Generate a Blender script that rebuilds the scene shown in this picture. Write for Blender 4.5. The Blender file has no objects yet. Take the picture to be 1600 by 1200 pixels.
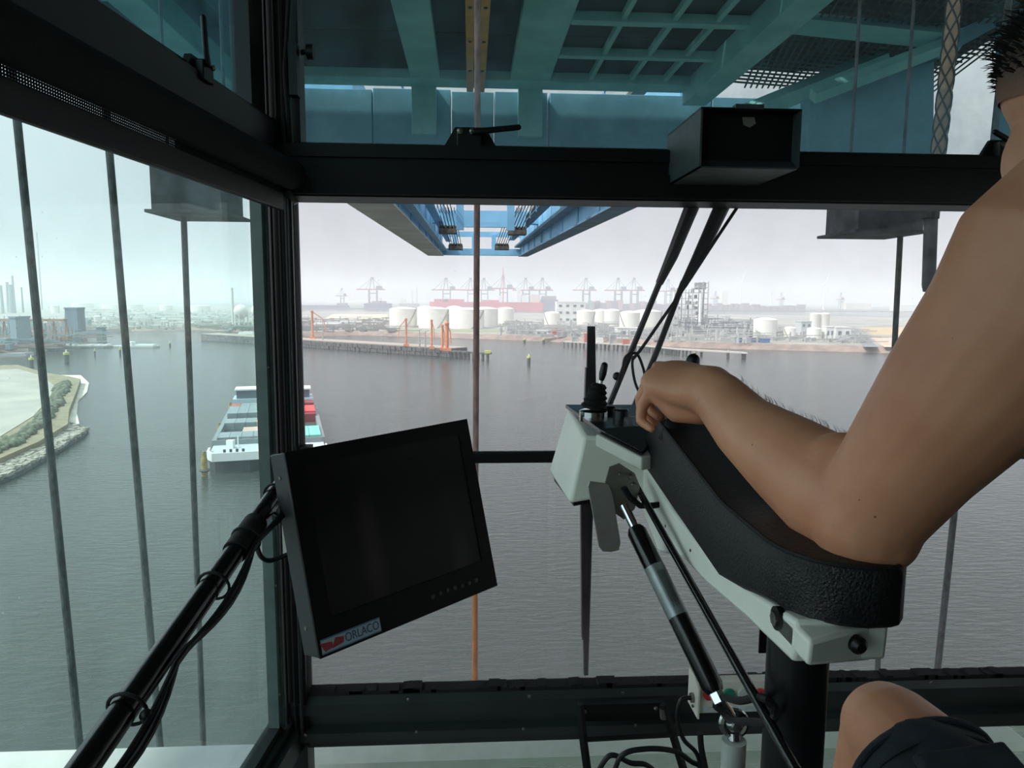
import bpy, bmesh, math, random
from mathutils import Vector as V, Matrix, noise
random.seed(7)
sc = bpy.context.scene
COL = sc.collection
R = math.radians
H = 35.0                      # height of the camera above the water
F = 1111.0                    # focal length in pixels of the 1600 px frame

# ------------------------------------------------------------------ camera
YAW, PITCH, ROLL = R(3.4), R(6.75), R(0.34)
FW = V((math.sin(YAW)*math.cos(PITCH), math.cos(YAW)*math.cos(PITCH), -math.sin(PITCH)))
_r0 = V((math.cos(YAW), -math.sin(YAW), 0)); _u0 = _r0.cross(FW)
RT = _r0*math.cos(ROLL) + _u0*math.sin(ROLL)
UP = -_r0*math.sin(ROLL) + _u0*math.cos(ROLL)
cam = bpy.data.cameras.new('camera'); camo = bpy.data.objects.new('camera', cam); COL.objects.link(camo)
cam.sensor_width = 36.0; cam.lens = F/1600*36.0; cam.clip_start = 0.02; cam.clip_end = 20000
camo.matrix_world = Matrix(((RT.x, UP.x, -FW.x, 0), (RT.y, UP.y, -FW.y, 0), (RT.z, UP.z, -FW.z, H), (0, 0, 0, 1)))
sc.camera = camo
CAM = V((0, 0, H))
def ray(x, y): return RT*((x-800)/F) - UP*((y-600)/F) + FW
def aty(x, y, Y): r = ray(x, y); return CAM + r*(Y/r.y)
def atx(x, y, X): r = ray(x, y); return CAM + r*(X/r.x)
def atz(x, y, z): r = ray(x, y); return CAM + r*(z/r.z)          # z relative to the eye
def atd(x, y, d): return CAM + ray(x, y)*d
def wat(x, y, z=0.0): return atz(x, y, z-H)                      # point at height z over the water
def proj(p): q = V(p)-CAM; d = q.dot(FW); return 800+F*q.dot(RT)/d, 600-F*q.dot(UP)/d
def atpl(x, y, p0, n): r = ray(x, y); return CAM + r*((p0-CAM).dot(n)/r.dot(n))

# ------------------------------------------------------------------ world, sun, exposure
SUN_AZ, SUN_EL = R(-112), R(52)      # azimuth from +Y, negative = left
w = bpy.data.worlds.new('sky'); sc.world = w; w.use_nodes = True
nt = w.node_tree; nt.nodes.clear()
wo = nt.nodes.new('ShaderNodeOutputWorld'); bg = nt.nodes.new('ShaderNodeBackground')
tc = nt.nodes.new('ShaderNodeTexCoord'); sp = nt.nodes.new('ShaderNodeSeparateXYZ'); cr = nt.nodes.new('ShaderNodeValToRGB')
nt.links.new(tc.outputs['Generated'], sp.inputs[0]); nt.links.new(sp.outputs['Z'], cr.inputs[0])
cr.color_ramp.elements[0].position = 0.0; cr.color_ramp.elements[0].color = (0.78, 0.788, 0.82, 1)
cr.color_ramp.elements[1].position = 0.7; cr.color_ramp.elements[1].color = (0.68, 0.75, 0.84, 1)
e = cr.color_ramp.elements.new(0.2); e.color = (0.80, 0.812, 0.855, 1)
nt.links.new(cr.outputs[0], bg.inputs[0])
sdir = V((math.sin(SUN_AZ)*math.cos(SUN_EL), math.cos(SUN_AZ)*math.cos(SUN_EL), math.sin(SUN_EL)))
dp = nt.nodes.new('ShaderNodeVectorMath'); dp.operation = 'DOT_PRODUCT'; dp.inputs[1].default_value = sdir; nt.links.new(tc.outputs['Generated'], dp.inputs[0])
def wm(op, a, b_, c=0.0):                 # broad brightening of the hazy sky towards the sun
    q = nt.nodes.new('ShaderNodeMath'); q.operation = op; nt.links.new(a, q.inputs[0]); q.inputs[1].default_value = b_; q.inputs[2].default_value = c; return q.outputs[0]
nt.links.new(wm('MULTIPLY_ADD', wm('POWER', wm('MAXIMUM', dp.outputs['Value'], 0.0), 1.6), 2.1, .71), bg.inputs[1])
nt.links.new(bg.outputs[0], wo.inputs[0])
sun = bpy.data.lights.new('sun', 'SUN'); sun.energy = 3.3; sun.angle = R(3); sun.color = (1, .95, .88)
suno = bpy.data.objects.new('sun', sun); COL.objects.link(suno)
suno.rotation_euler = (-sdir).to_track_quat('-Z', 'Y').to_euler(); suno.location = (0, 0, 200)
vs = sc.view_settings
vs.view_transform = 'Standard'; vs.look = 'None'; vs.exposure = 0.28; vs.gamma = 1.0; vs.use_curve_mapping = False
sc.cycles.max_bounces = 8; sc.cycles.transparent_max_bounces = 24; sc.cycles.volume_bounces = 2

# ------------------------------------------------------------------ materials
def lin(c): c = c/255; return c/12.92 if c <= .04045 else ((c+.055)/1.055)**2.4
def rgb(r, g, b): return (lin(r), lin(g), lin(b), 1)
MATS = {}
def M(name, col, rough=.5, metal=0.0, var=.12, scale=20.0, bump=0.0, bscale=None, col2=None, spec=None, stretch=None):
    if name in MATS: return MATS[name]
    m = bpy.data.materials.new(name); m.use_nodes = True; MATS[name] = m
    n = m.node_tree.nodes; l = m.node_tree.links; b = n['Principled BSDF']
    c = rgb(*col); c2 = rgb(*col2) if col2 else tuple(max(0, v*(1-2*var)) for v in c[:3])+(1,)
    t = n.new('ShaderNodeTexCoord'); mp = n.new('ShaderNodeMapping'); l.new(t.outputs['Object'], mp.inputs[0])
    if stretch: mp.inputs['Scale'].default_value = stretch
    nz = n.new('ShaderNodeTexNoise'); nz.inputs['Scale'].default_value = scale; nz.inputs['Detail'].default_value = 5
    l.new(mp.outputs[0], nz.inputs['Vector'])
    rp = n.new('ShaderNodeValToRGB'); rp.color_ramp.elements[0].position = .35; rp.color_ramp.elements[1].position = .65
    rp.color_ramp.elements[0].color = c2; rp.color_ramp.elements[1].color = c
    l.new(nz.outputs['Fac'], rp.inputs[0]); l.new(rp.outputs[0], b.inputs['Base Color'])
    b.inputs['Roughness'].default_value = rough; b.inputs['Metallic'].default_value = metal
    if spec is not None: b.inputs['Specular IOR Level'].default_value = spec
    if bump:
        nb = n.new('ShaderNodeTexNoise'); nb.inputs['Scale'].default_value = bscale or scale*3; nb.inputs['Detail'].default_value = 3
        l.new(mp.outputs[0], nb.inputs['Vector'])
        bp = n.new('ShaderNodeBump'); bp.inputs['Strength'].default_value = bump; bp.inputs['Distance'].default_value = .02
        l.new(nb.outputs['Fac'], bp.inputs['Height']); l.new(bp.outputs[0], b.inputs['Normal'])
    return m
def glass(name, tint, dirt=.05, dscale=14, dcol=(200, 205, 210), refl=1.0, speck=0.0, band=None):
    m = bpy.data.materials.new(name); m.use_nodes = True; MATS[name] = m
    n = m.node_tree.nodes; l = m.node_tree.links; n.clear()
    o = n.new('ShaderNodeOutputMaterial'); tr = n.new('ShaderNodeBsdfTransparent'); tr.inputs[0].default_value = (*tint, 1)
    gl = n.new('ShaderNodeBsdfGlossy'); gl.inputs['Roughness'].default_value = .02
    ge = n.new('ShaderNodeNewGeometry'); dt = n.new('ShaderNodeVectorMath'); dt.operation = 'DOT_PRODUCT'   # thin-sheet Fresnel (Schlick), same on both faces
    l.new(ge.outputs['Incoming'], dt.inputs[0]); l.new(ge.outputs['Normal'], dt.inputs[1])
    def mth(op, a, b_=None, c=None):
        q = n.new('ShaderNodeMath'); q.operation = op
        for i_, v_ in enumerate((a, b_, c)):
            if v_ is None: continue
            if isinstance(v_, (int, float)): q.inputs[i_].default_value = v_
            else: l.new(v_, q.inputs[i_])
        return q.outputs[0]
    sch = mth('MULTIPLY_ADD', mth('POWER', mth('SUBTRACT', 1.0, mth('ABSOLUTE', dt.outputs['Value'])), 5.0), .5*refl, .02*refl)
    mx = n.new('ShaderNodeMixShader'); l.new(sch, mx.inputs[0]); l.new(tr.outputs[0], mx.inputs[1]); l.new(gl.outputs[0], mx.inputs[2])
    df = n.new('ShaderNodeBsdfTranslucent'); df.inputs[0].default_value = rgb(*dcol)
    t = n.new('ShaderNodeTexCoord'); nz = n.new('ShaderNodeTexNoise'); nz.inputs['Scale'].default_value = dscale
    nz.inputs['Detail'].default_value = 8; nz.inputs['Roughness'].default_value = .65
    l.new(t.outputs['Object'], nz.inputs['Vector'])
    mr = n.new('ShaderNodeMapRange'); mr.inputs['From Min'].default_value = .35; mr.inputs['From Max'].default_value = .75
    mr.inputs['To Min'].default_value = dirt*.35; mr.inputs['To Max'].default_value = dirt*1.8
    l.new(nz.outputs['Fac'], mr.inputs['Value'])
    fac = mr.outputs[0]
    if speck:
        vo = n.new('ShaderNodeTexVoronoi'); vo.inputs['Scale'].default_value = 26; l.new(t.outputs['Object'], vo.inputs['Vector'])
        lt = n.new('ShaderNodeMath'); lt.operation = 'LESS_THAN'; lt.inputs[1].default_value = .035; l.new(vo.outputs['Distance'], lt.inputs[0])
        ml = n.new('ShaderNodeMath'); ml.operation = 'MULTIPLY'; ml.inputs[1].default_value = speck; l.new(lt.outputs[0], ml.inputs[0])
        ad = n.new('ShaderNodeMath'); ad.operation = 'ADD'; l.new(fac, ad.inputs[0]); l.new(ml.outputs[0], ad.inputs[1]); fac = ad.outputs[0]
    if band:                                  # grime that lies thicker along the lower edge of the pane (object Z)
        sx = n.new('ShaderNodeSeparateXYZ'); l.new(t.outputs['Object'], sx.inputs[0])
        b2 = n.new('ShaderNodeMapRange'); b2.inputs['From Min'].default_value = 0; b2.inputs['From Max'].default_value = band[0]
        b2.inputs['To Min'].default_value = band[1]; b2.inputs['To Max'].default_value = 0; l.new(sx.outputs['Z'], b2.inputs['Value'])
        m3 = n.new('ShaderNodeMath'); m3.operation = 'MULTIPLY'; l.new(b2.outputs[0], m3.inputs[0]); l.new(nz.outputs['Fac'], m3.inputs[1])
        ad = n.new('ShaderNodeMath'); ad.operation = 'ADD'; l.new(fac, ad.inputs[0]); l.new(m3.outputs[0], ad.inputs[1]); fac = ad.outputs[0]
    m2 = n.new('ShaderNodeMixShader'); l.new(fac, m2.inputs[0]); l.new(mx.outputs[0], m2.inputs[1]); l.new(df.outputs[0], m2.inputs[2])
    l.new(m2.outputs[0], o.inputs[0])
    return m

# ------------------------------------------------------------------ mesh builder
class B:
    def __init__(s): s.v = []; s.f = []
    def add(s, vs_, fs):
        o = len(s.v); s.v += [V(p) for p in vs_]; s.f += [tuple(i+o for i in f) for f in fs]; return s
    def hexa(s, p):       # 4 bottom, 4 top, same winding
        return s.add(p, [(3, 2, 1, 0), (4, 5, 6, 7), (0, 1, 5, 4), (1, 2, 6, 5), (2, 3, 7, 6), (3, 0, 4, 7)])
    def box(s, c, d, rot=None):
        c = V(c); h = V(d)*.5
        p = [V((x*h.x, y*h.y, z*h.z)) for z in (-1, 1) for x, y in ((-1, -1), (1, -1), (1, 1), (-1, 1))]
        if rot is not None: p = [rot @ q for q in p]
        return s.hexa([c+q for q in p])
    def bb(s, a, b):      # box from min and max corner
        a = V(a); b = V(b); return s.box((a+b)/2, b-a)
    def prism(s, pts, vec):
        n = len(pts); pts = [V(p) for p in pts]; vec = V(vec)
        nrm = V((0, 0, 0))
        for i in range(n): nrm += pts[i].cross(pts[(i+1) % n])
        if nrm.dot(vec) > 0: pts = pts[::-1]
        return s.add(pts+[p+vec for p in pts], [tuple(range(n)), tuple(range(2*n-1, n-1, -1))] +
                     [(i, i+n, (i+1) % n+n, (i+1) % n) for i in range(n)])
    def tube(s, pts, r, n=10, caps=True, side=None, round_=False):
        # r: number, list of numbers or list of (ra, rb); ra along 'side'
        pts = [V(p) for p in pts]; k = len(pts)
        rr = r if isinstance(r, (list, tuple)) else [r]*k
        rr = [q if isinstance(q, (list, tuple)) else (q, q) for q in rr]
        if round_:
            d0 = (pts[0]-pts[1]).normalized(); d1 = (pts[-1]-pts[-2]).normalized()
            P0 = []; R0 = []; P1 = []; R1 = []
            for a in (85, 60, 32):
                m0 = min(rr[0]); m1 = min(rr[-1])
                P0.append(pts[0]+d0*m0*math.sin(R(a))); R0.append((rr[0][0]*math.cos(R(a)), rr[0][1]*math.cos(R(a))))
                P1.insert(0, pts[-1]+d1*m1*math.sin(R(a))); R1.insert(0, (rr[-1][0]*math.cos(R(a)), rr[-1][1]*math.cos(R(a))))
            pts = P0+pts+P1; rr = R0+list(rr)+R1; k = len(pts)
        t = (pts[1]-pts[0]).normalized()
        if side is None:
            a = V((0, 0, 1)) if abs(t.z) < .9 else V((1, 0, 0)); u = t.cross(a).normalized()
        else: u = V(side)
        o = len(s.v)
        for i in range(k):
            if i == 0: t = pts[1]-pts[0]
            elif i == k-1: t = pts[-1]-pts[-2]
            else: t = (pts[i+1]-pts[i]).normalized()+(pts[i]-pts[i-1]).normalized()
            t.normalize(); u = (u-t*u.dot(t)).normalized(); w_ = t.cross(u)
            for j in range(n):
                a = 2*math.pi*j/n; s.v.append(pts[i]+u*(math.cos(a)*rr[i][0])+w_*(math.sin(a)*rr[i][1]))
        for i in range(k-1):
            for j in range(n):
                a = o+i*n+j; b = o+i*n+(j+1) % n; s.f.append((a, b, b+n, a+n))
        if caps: s.f.append(tuple(o+j for j in range(n))[::-1]); s.f.append(tuple(o+(k-1)*n+j for j in range(n)))
        return s
    def cyl(s, a, b, r, n=20, r2=None): return s.tube([a, b], [r, r if r2 is None else r2], n)
    def lathe(s, base, axis, prof, n=20):   # prof: (radius, height)
        base = V(base); ax = V(axis).normalized(); return s.tube([base+ax*(h+1e-6*i) for i, (r, h) in enumerate(prof)], [max(r, 1e-5) for r, h in prof], n)
    def ball(s, c, r, n=14, m=9, rot=None):
        c = V(c); r = V(r) if not isinstance(r, (int, float)) else V((r, r, r))
        vs_ = []; fs = []
        for i in range(m+1):
            th = math.pi*i/m
            for j in range(n):
                ph = 2*math.pi*j/n
                q = V((r.x*math.sin(th)*math.cos(ph), r.y*math.sin(th)*math.sin(ph), r.z*math.cos(th)))
                vs_.append(c+(rot @ q if rot is not None else q))
        for i in range(m):
            for j in range(n):
                a = i*n+j; b = i*n+(j+1) % n
                fs.append((a, a+n, b+n, b))
        return s.add(vs_, fs)
    def torus(s, c, axis, r, rr, n=20, m=8):
        c = V(c); ax = V(axis).normalized(); u = ax.orthogonal().normalized(); v = ax.cross(u)
        vs_ = []; fs = []
        for i in range(n):
            a = 2*math.pi*i/n; d = u*math.cos(a)+v*math.sin(a)
            for j in range(m):
                b = 2*math.pi*j/m; vs_.append(c+d*(r+rr*math.cos(b))+ax*rr*math.sin(b))
        for i in range(n):
            for j in range(m):
                a = i*m+j; b = i*m+(j+1) % m; c_ = ((i+1) % n)*m+j; d_ = ((i+1) % n)*m+(j+1) % m
                fs.append((a, c_, d_, b))
        return s.add(vs_, fs)
    def build(s, name, mat, parent=None, smooth=32, origin=None, bevel=0):
        if not s.v: return None
        if origin is None:
            xs = [p.x for p in s.v]; ys = [p.y for p in s.v]; zs = [p.z for p in s.v]
            origin = V(((min(xs)+max(xs))/2, (min(ys)+max(ys))/2, min(zs)))
        me = bpy.data.meshes.new(name); me.from_pydata([tuple(p-origin) for p in s.v], [], s.f)
        me.validate(); me.update()
        if smooth:
            me.polygons.foreach_set('use_smooth', [True]*len(me.polygons)); me.set_sharp_from_angle(angle=R(smooth))
        me.materials.append(mat)
        o = bpy.data.objects.new(name, me); COL.objects.link(o)
        if parent is not None:
            o.parent = parent; o.location = origin-wloc(parent)
        else: o.location = origin
        if bevel:
            md = o.modifiers.new('bevel', 'BEVEL'); md.width = bevel; md.segments = 2; md.limit_method = 'ANGLE'
        return o
def wloc(o):
    p = V(o.location)
    while o.parent: o = o.parent; p += V(o.location)
    return p
def tag(o, label=None, cat=None, group=None, kind=None):
    if label: o['label'] = label
    if cat: o['category'] = cat
    if group: o['group'] = group
    if kind: o['kind'] = kind
    return o
def thing(name, label, cat, loc, group=None):
    o = bpy.data.objects.new(name, None); COL.objects.link(o); o.location = V(loc); o.empty_display_size = .05
    return tag(o, label, cat, group)
def struct(o, label=None): return tag(o, label, kind='structure')
def dup(root, loc, label=None, scale=None, rotz=None, group=None):
    r = root.copy(); COL.objects.link(r); r.location = V(loc)
    if label: r['label'] = label
    if group: r['group'] = group
    if scale is not None: r.scale = scale if not isinstance(scale, (int, float)) else (scale,)*3
    if rotz is not None: r.rotation_euler = (0, 0, rotz)
    for ch in list(root.children):
        c = ch.copy(); COL.objects.link(c); c.parent = r
        for g in list(ch.children):
            d = g.copy(); COL.objects.link(d); d.parent = c
    return r
def smooth(pts, k=6):
    pts = [V(p) for p in pts]; o = []
    P = [pts[0]]+pts+[pts[-1]]
    for i in range(1, len(P)-2):
        for j in range(k):
            t = j/k; a, b, c, d = P[i-1], P[i], P[i+1], P[i+2]
            o.append(.5*((2*b)+(c-a)*t+(2*a-5*b+4*c-d)*t*t+(3*b-a-3*c+d)*t**3))
    return o+[pts[-1]]
def Q(*p): return [V(q) for q in p]

# common materials
BLK = M('black_paint', (11, 12, 12), .45, 0, .15, 12, .02)
FRM = M('green_black_frame', (43, 52, 50), .42, 0, .12, 9, .02)
FRM2 = M('dark_frame', (24, 27, 27), .5, 0, .15, 9, .02)
RUB = M('black_rubber', (14, 14, 15), .75, 0, .2, 40, .1)
CREAM = M('cream_enamel', (214, 212, 198), .4, 0, .05, 14, .02)
STEEL = M('brushed_steel', (150, 146, 138), .35, .9, .1, 60)
CHROME = M('chrome', (205, 205, 205), .12, 1, .03, 30)
ALU = M('grey_aluminium', (168, 165, 158), .45, .7, .06, 50)
PLAST = M('black_plastic', (16, 16, 17), .4, 0, .1, 60, .05, 300)
CABLE = M('black_cable', (15, 16, 17), .5, 0, .1, 40)
WHITE = M('white_paint', (232, 232, 228), .45, 0, .04, 10)

# ================================================================== THE CAB
FY = 1.70                                     # front wall plane
ZB, ZT = H-.982, H+.226                       # lower front window: bottom and top
XL, XR = -.41, 1.64
WD = V((-.10, -.995, 0)).normalized()         # left wall, from the front corner backwards
WN = V((WD.y*-1, WD.x, 0)).normalized()       # inward (towards +x)
if WN.x < 0: WN = -WN
WC = V((-.462, 1.66, 0))
def LW(s, z, o=0.0): return V((WC.x, WC.y, H+z)) + WD*s + WN*o
def lwbox(bld, s0, s1, z0, z1, o0, o1):
    return bld.hexa([LW(s0, z0, o0), LW(s1, z0, o0), LW(s1, z0, o1), LW(s0, z0, o1), LW(s0, z1, o0), LW(s1, z1, o0), LW(s1, z1, o1), LW(s0, z1, o1)])
G_FRONT = glass('front_glass', (.935, .945, .955), .028, 7, (215, 212, 220), .8, .25, (.35, .10))
G_LEFT = glass('side_glass', (.875, .982, .975), .04, 5, (200, 225, 220), 1.0, .25)
G_UP = glass('upper_glass', (.90, .955, .945), .06, 9, (130, 175, 195), .5, .1, (.22, .40))
G_UPL = glass('upper_side_glass', (.72, .88, .89), .10, 7, (110, 165, 180), .5, .1)
G_LOW = glass('lower_glass', (.90, .965, .93), .06, 8, (200, 215, 200), .6)

def pane(name, pts, mat, parent, thick): return B().prism(pts, thick).build('pane', mat, parent, 0)
# front walls -----------------------------------------------------------
win1 = thing('window_1', None, None, (.5, FY, ZB)); struct(win1, 'large front window of the cab')
pane('pane', Q((XL, FY+.03, ZB), (XR, FY+.03, ZB), (XR, FY+.03, ZT), (XL, FY+.03, ZT)), G_FRONT, win1, (0, .006, 0))
gk = B()
gk.bb((XL-.01, FY-.005, ZB-.012), (XR, FY+.035, ZB+.006)); gk.bb((XL-.012, FY-.005, ZB), (XL+.006, FY+.035, ZT)); gk.build('gasket', RUB, win1)
rag = B()
for i in range(60):
    x = XL+random.random()*(XR-XL); w_ = .01+random.random()*.03; rag.bb((x, FY-.006, ZB), (x+w_, FY+.03, ZB+.007+random.random()*.006))
rag.build('sealant', RUB, win1)
ZU = H+.352
win2 = thing('window_2', None, None, (.5, FY, ZU)); struct(win2, 'upper front window, dirty and tinted')
pane('pane', Q((XL+.02, FY+.03, ZU), (XR, FY+.03, ZU), (XR, FY+.03, H+.93), (XL+.02, FY+.03, H+.93)), G_UP, win2, (0, .006, 0))
B().bb((XL+.02, FY-.012, ZU-.012), (XR, FY+.03, ZU)).build('frame_edge', M('worn_edge', (104, 108, 104), .5, .3, .3, 30), win2)
b = B(); b.bb((XL+.01, FY-.02, ZU-.01), (XL+.03, FY+.035, H+.93)); b.build('side_frame', M('grey_green_jamb', (74, 88, 86), .5), win2)
win3 = thing('window_3', None, None, (.5, FY, H-1.35)); struct(win3, 'low front pane under the rail')
pane('pane', Q((XL-.03, FY+.03, H-1.36), (XR, FY+.03, H-1.36), (XR, FY+.03, H-1.10), (XL-.03, FY+.03, H-1.10)), G_LOW, win3, (0, .006, 0))

# lower rail: a stepped extrusion
prof = [(FY+.05, -.985), (FY-.005, -.985), (FY-.02, -1.0), (FY-.02, -1.028), (FY-.005, -1.034), (FY-.005, -1.062), (FY-.03, -1.07), (FY-.03, -1.092), (FY-.01, -1.1), (FY-.01, -1.118), (FY+.05, -1.118)]
rail = B().prism([(-.47, y, H+z) for y, z in prof], (XR+.47, 0, 0)).build('trim_1', FRM, None, 20); struct(rail, 'dark green lower window rail')
b = B()
for i, (px, py) in enumerate([(477, 1149), (651, 1144), (818, 1139), (993, 1133), (638, 1093), (827, 1088), (973, 1083), (1455, 1067), (1380, 1118)]):
    p = aty(px, py, FY-.032); b = B().lathe(p, (0, -1, 0), [(.0045, 0), (.0045, .001), (.002, .0022)], 8); b.build('screw', STEEL, rail)
hdr = B()
hdr.bb((-.47, FY-.06, ZT), (XR, FY+.05, ZU-.012)).bb((-.47, FY-.075, ZT+.004), (XR, FY-.055, ZT+.055)).bb((-.47, FY-.068, ZT+.085), (XR, FY-.05, ZT+.11))
struct(hdr.build('trim_2', BLK, None), 'black header rail between the upper and lower front windows')
# corner post with its ribs
post = B()
post.prism(Q((-.462, FY-.01, H-1.36), (-.405, FY-.02, H-1.36), (-.405, FY+.05, H-1.36), (-.475, FY+.05, H-1.36), (-.478, FY+.0, H-1.36)), (0, 0, 2.4))
po = struct(post.build('trim_3', BLK, None), 'black corner post of the cab')
for X, Y, r_, m_ in ((-.452, FY-.02, .004, FRM), (-.43, FY-.028, .0035, FRM2), (-.415, FY-.03, .004, FRM)):
    B().tube([(X, Y, H-1.07), (X, Y, H+.95)], r_, 8).build('rib', m_, po)
# upper part of the corner: cable runs and a hinge
b = B(); b.tube([aty(452, 0, FY-.05), aty(446, 110, FY-.05), aty(455, 230, FY-.05)], .006, 8); b.build('conduit', FRM2, po)
b = B(); b.bb(aty(458, 105, FY-.06)-V((.008, .01, .06)), aty(458, 105, FY-.06)+V((.01, .02, .05))); b.build('hinge', BLK, po)

# left wall -------------------------------------------------------------
win4 = thing('window_4', None, None, LW(.9, -1.03)); struct(win4, 'tall tinted window in the cab side')
pane('pane', [LW(.03, -1.36, -.02), LW(2.3, -1.36, -.02), LW(2.3, .30, -.02), LW(.03, .30, -.02)], G_LEFT, win4, -WN*.006)
b = B(); lwbox(b, .004, .024, -1.04, .30, -.022, .004); lwbox(b, .0, .008, -1.04, .30, .0, .010); jb = b.build('jamb', M('teal_jamb', (92, 112, 108), .45), win4)
for py in (575, 920, 1092):
    z = aty(425, py, 1.63).z-H; B().lathe(LW(.014, z, .004), WN, [(.0045, 0), (.002, .002)], 8).build('screw', STEEL, win4)
sill = B()
lwbox(sill, -.03, 2.3, -1.12, -1.058, -.03, .04); lwbox(sill, -.03, 2.3, -1.058, -1.045, -.03, .02); lwbox(sill, 0, 2.3, -1.045, -1.03, -.03, .004)
struct(sill.build('trim_4', FRM, None), 'dark green sill of the side window')
up = B(); lwbox(up, -.03, 2.3, .30, .39, -.05, .03); lwbox(up, -.03, 2.3, .39, .405, -.05, .012)
lwbox(up, -.03, 2.3, .325, .332, .03, .036)
lh = struct(up.build('trim_5', FRM2, None), 'dark header over the side window')
win5 = thing('window_5', None, None, LW(.9, .42)); struct(win5, 'upper side window')
pane('pane', [LW(.05, .40, -.02), LW(2.3, .40, -.02), LW(2.3, .95, -.02), LW(.05, .95, -.02)], G_UPL, win5, -WN*.006)
b = B(); lwbox(b, .0, .075, .39, .95, -.03, .012); b.build('jamb', BLK, win5)
# the rest of the cab shell
RF = M('pale_lining', (168, 168, 160), .8, 0, .06, 8)
struct(B().bb((-.75, -.75, H+.93), (XR+.06, FY+.05, H+.98)).build('ceiling', RF, None))
struct(B().bb((-.72, -.72, H-1.17), (XR+.04, 1.45, H-1.12)).build('floor', M('floor_rubber', (96, 98, 96), .8), None))
struct(B().bb((-.72, -.75, H-1.36), (XR+.04, -.70, H+.93)).build('wall_back', RF, None))
wr = B(); wr.bb((XR, -.72, H-1.36), (XR+.05, FY+.05, H-.75)); wr.bb((XR, -.72, H+.3), (XR+.05, FY+.05, H+.95)); wr.bb((XR, FY-.1, H-.75), (XR+.05, FY+.05, H+.3)); wr.bb((XR, -.75, H-.75), (XR+.05, -.2, H+.3))
struct(wr.build('wall_right', RF, None))
win6 = thing('window_6', None, None, (XR, .7, H-.75)); struct(win6)
pane('pane', Q((XR+.02, -.2, H-.75), (XR+.02, FY-.1, H-.75), (XR+.02, FY-.1, H+.3), (XR+.02, -.2, H+.3)), G_LOW, win6, (.006, 0, 0))
struct(B().bb((-.72, 1.40, H-1.38), (XR+.04, FY+.05, H-1.36)).build('floor_step', FRM2, None))

# hand bar across the window
hb = thing('hand_bar', 'black horizontal bar across the large front window', 'bar', (.5, FY-.01, H-.39))
B().bb((-.41, FY-.012, H-.394), (XR, FY+.004, H-.366)).build('bar', BLK, hb, bevel=.003)
for x in (-.40, XR-.02): B().bb((x-.02, FY-.015, H-.41), (x+.02, FY+.02, H-.35)).build('end_bracket', BLK, hb)

# roller blind on the side window
bl = thing('roller_blind', 'black roller blind rolled up above the side window', 'blind', LW(.9, .19, .06))
B().tube([LW(-.005, .268, .075), LW(2.2, .268, .075)], .031, 18).build('roller_tube', M('black_fabric', (15, 15, 16), .8, 0, .15, 60, .1, 400), bl)
b = B(); lwbox(b, .03, 2.2, .192, .232, .045, .058); b.build('bottom_bar', M('blind_bar', (30, 31, 32), .55), bl, bevel=.003)
MESHM = M('blind_mesh', (26, 28, 30), .8)
mb = B()
for i in range(8):
    z = .232+.026*i/7; lwbox(mb, .03, 2.2, z-.0009, z+.0009, .05, .0515)
for i in range(300):
    s = .45+i*.0045; lwbox(mb, s, s+.0022, .232, .258, .0505, .0515)
lwbox(mb, .03, .48, .230, .26, .0495, .0525)
tag(mb.build('mesh_fabric', MESHM, bl), kind='stuff')
B().lathe(LW(.0, .268, .075), -WD, [(.034, 0), (.034, .012), (.01, .016)], 16).build('end_cap', BLK, bl)
b = B(); b.tube([aty(450, 300, 1.60), aty(459, 312, 1.60), aty(463, 318, 1.6)], .006, 8); b.build('guide', STEEL, bl)

# latches
def latch(name, label, p, xdir, up_, inward, lever_dir, s=1.0, lever_len=.085):
    t = thing(name, label, 'latch', p)
    x = V(xdir).normalized(); u = V(up_).normalized(); n = V(inward).normalized()
    def q(a, b_, c): return V(p)+x*a*s+u*b_*s+n*c*s
    B().prism([q(-.052, -.012, 0), q(.052, -.012, 0), q(.03, .026, 0), q(-.03, .026, 0)], n*.012).build('base_plate', FRM2, t)
    B().hexa([q(-.026, -.02, .012), q(.02, -.02, .012), q(.02, -.02, .034), q(-.026, -.02, .034), q(-.026, .02, .012), q(.02, .02, .012), q(.02, .02, .034), q(-.026, .02, .034)]).build('block', BLK, t, bevel=.002)
    for a in (-.02, .004): B().lathe(q(a, .013, .034), n, [(.006*s, 0), (.006*s, .003), (.003*s, .005)], 10).build('bolt', STEEL, t)
    ld = V(lever_dir).normalized()
    B().tube([q(.008, .012, .038), q(.008, .012, .038)+ld*.02*s, q(.008, .012, .045)+ld*lever_len*s], [.0065*s, .006*s, .0055*s], 10, round_=True).build('lever', PLAST, t)
    B().hexa([q(-.012, -.05, .0), q(.014, -.05, .0), q(.014, -.05, .02), q(-.012, -.05, .02), q(-.012, -.02, .0), q(.014, -.02, .0), q(.014, -.02, .02), q(-.012, -.02, .02)]).build('keeper', BLK, t)
    return t
latch('window_latch', 'black lever latch at the bottom of the upper front window, beside the hanging brown rope', aty(735, 222, FY-.02), (1, 0, 0), (0, 0, 1), (0, -1, 0), (1, 0, .09), 1.15)
latch('window_latch', 'black lever latch of the upper front window partly behind the head', aty(1562, 240, FY-.02), (1, 0, 0), (0, 0, 1), (0, -1, 0), (-1, 0, .4), 1.1, .06)
latch('window_latch', 'black lever latch standing up on the upper side window header', atpl(300, 112, LW(0, .4, .01), WN), WD, (0, 0, 1), WN, V((0, 0, 1))-WD*-.35, .85)
kn = thing('screw_knob', 'small black knob at the side of the upper front window', 'knob', aty(472, 82, FY-.03))
B().cyl(aty(470, 82, FY-.03), aty(480, 82, FY-.03), .006, 10).build('shaft', BLK, kn); B().cyl(aty(480, 82, FY-.03), aty(490, 82, FY-.03), .017, 14).build('grip', PLAST, kn)

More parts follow.
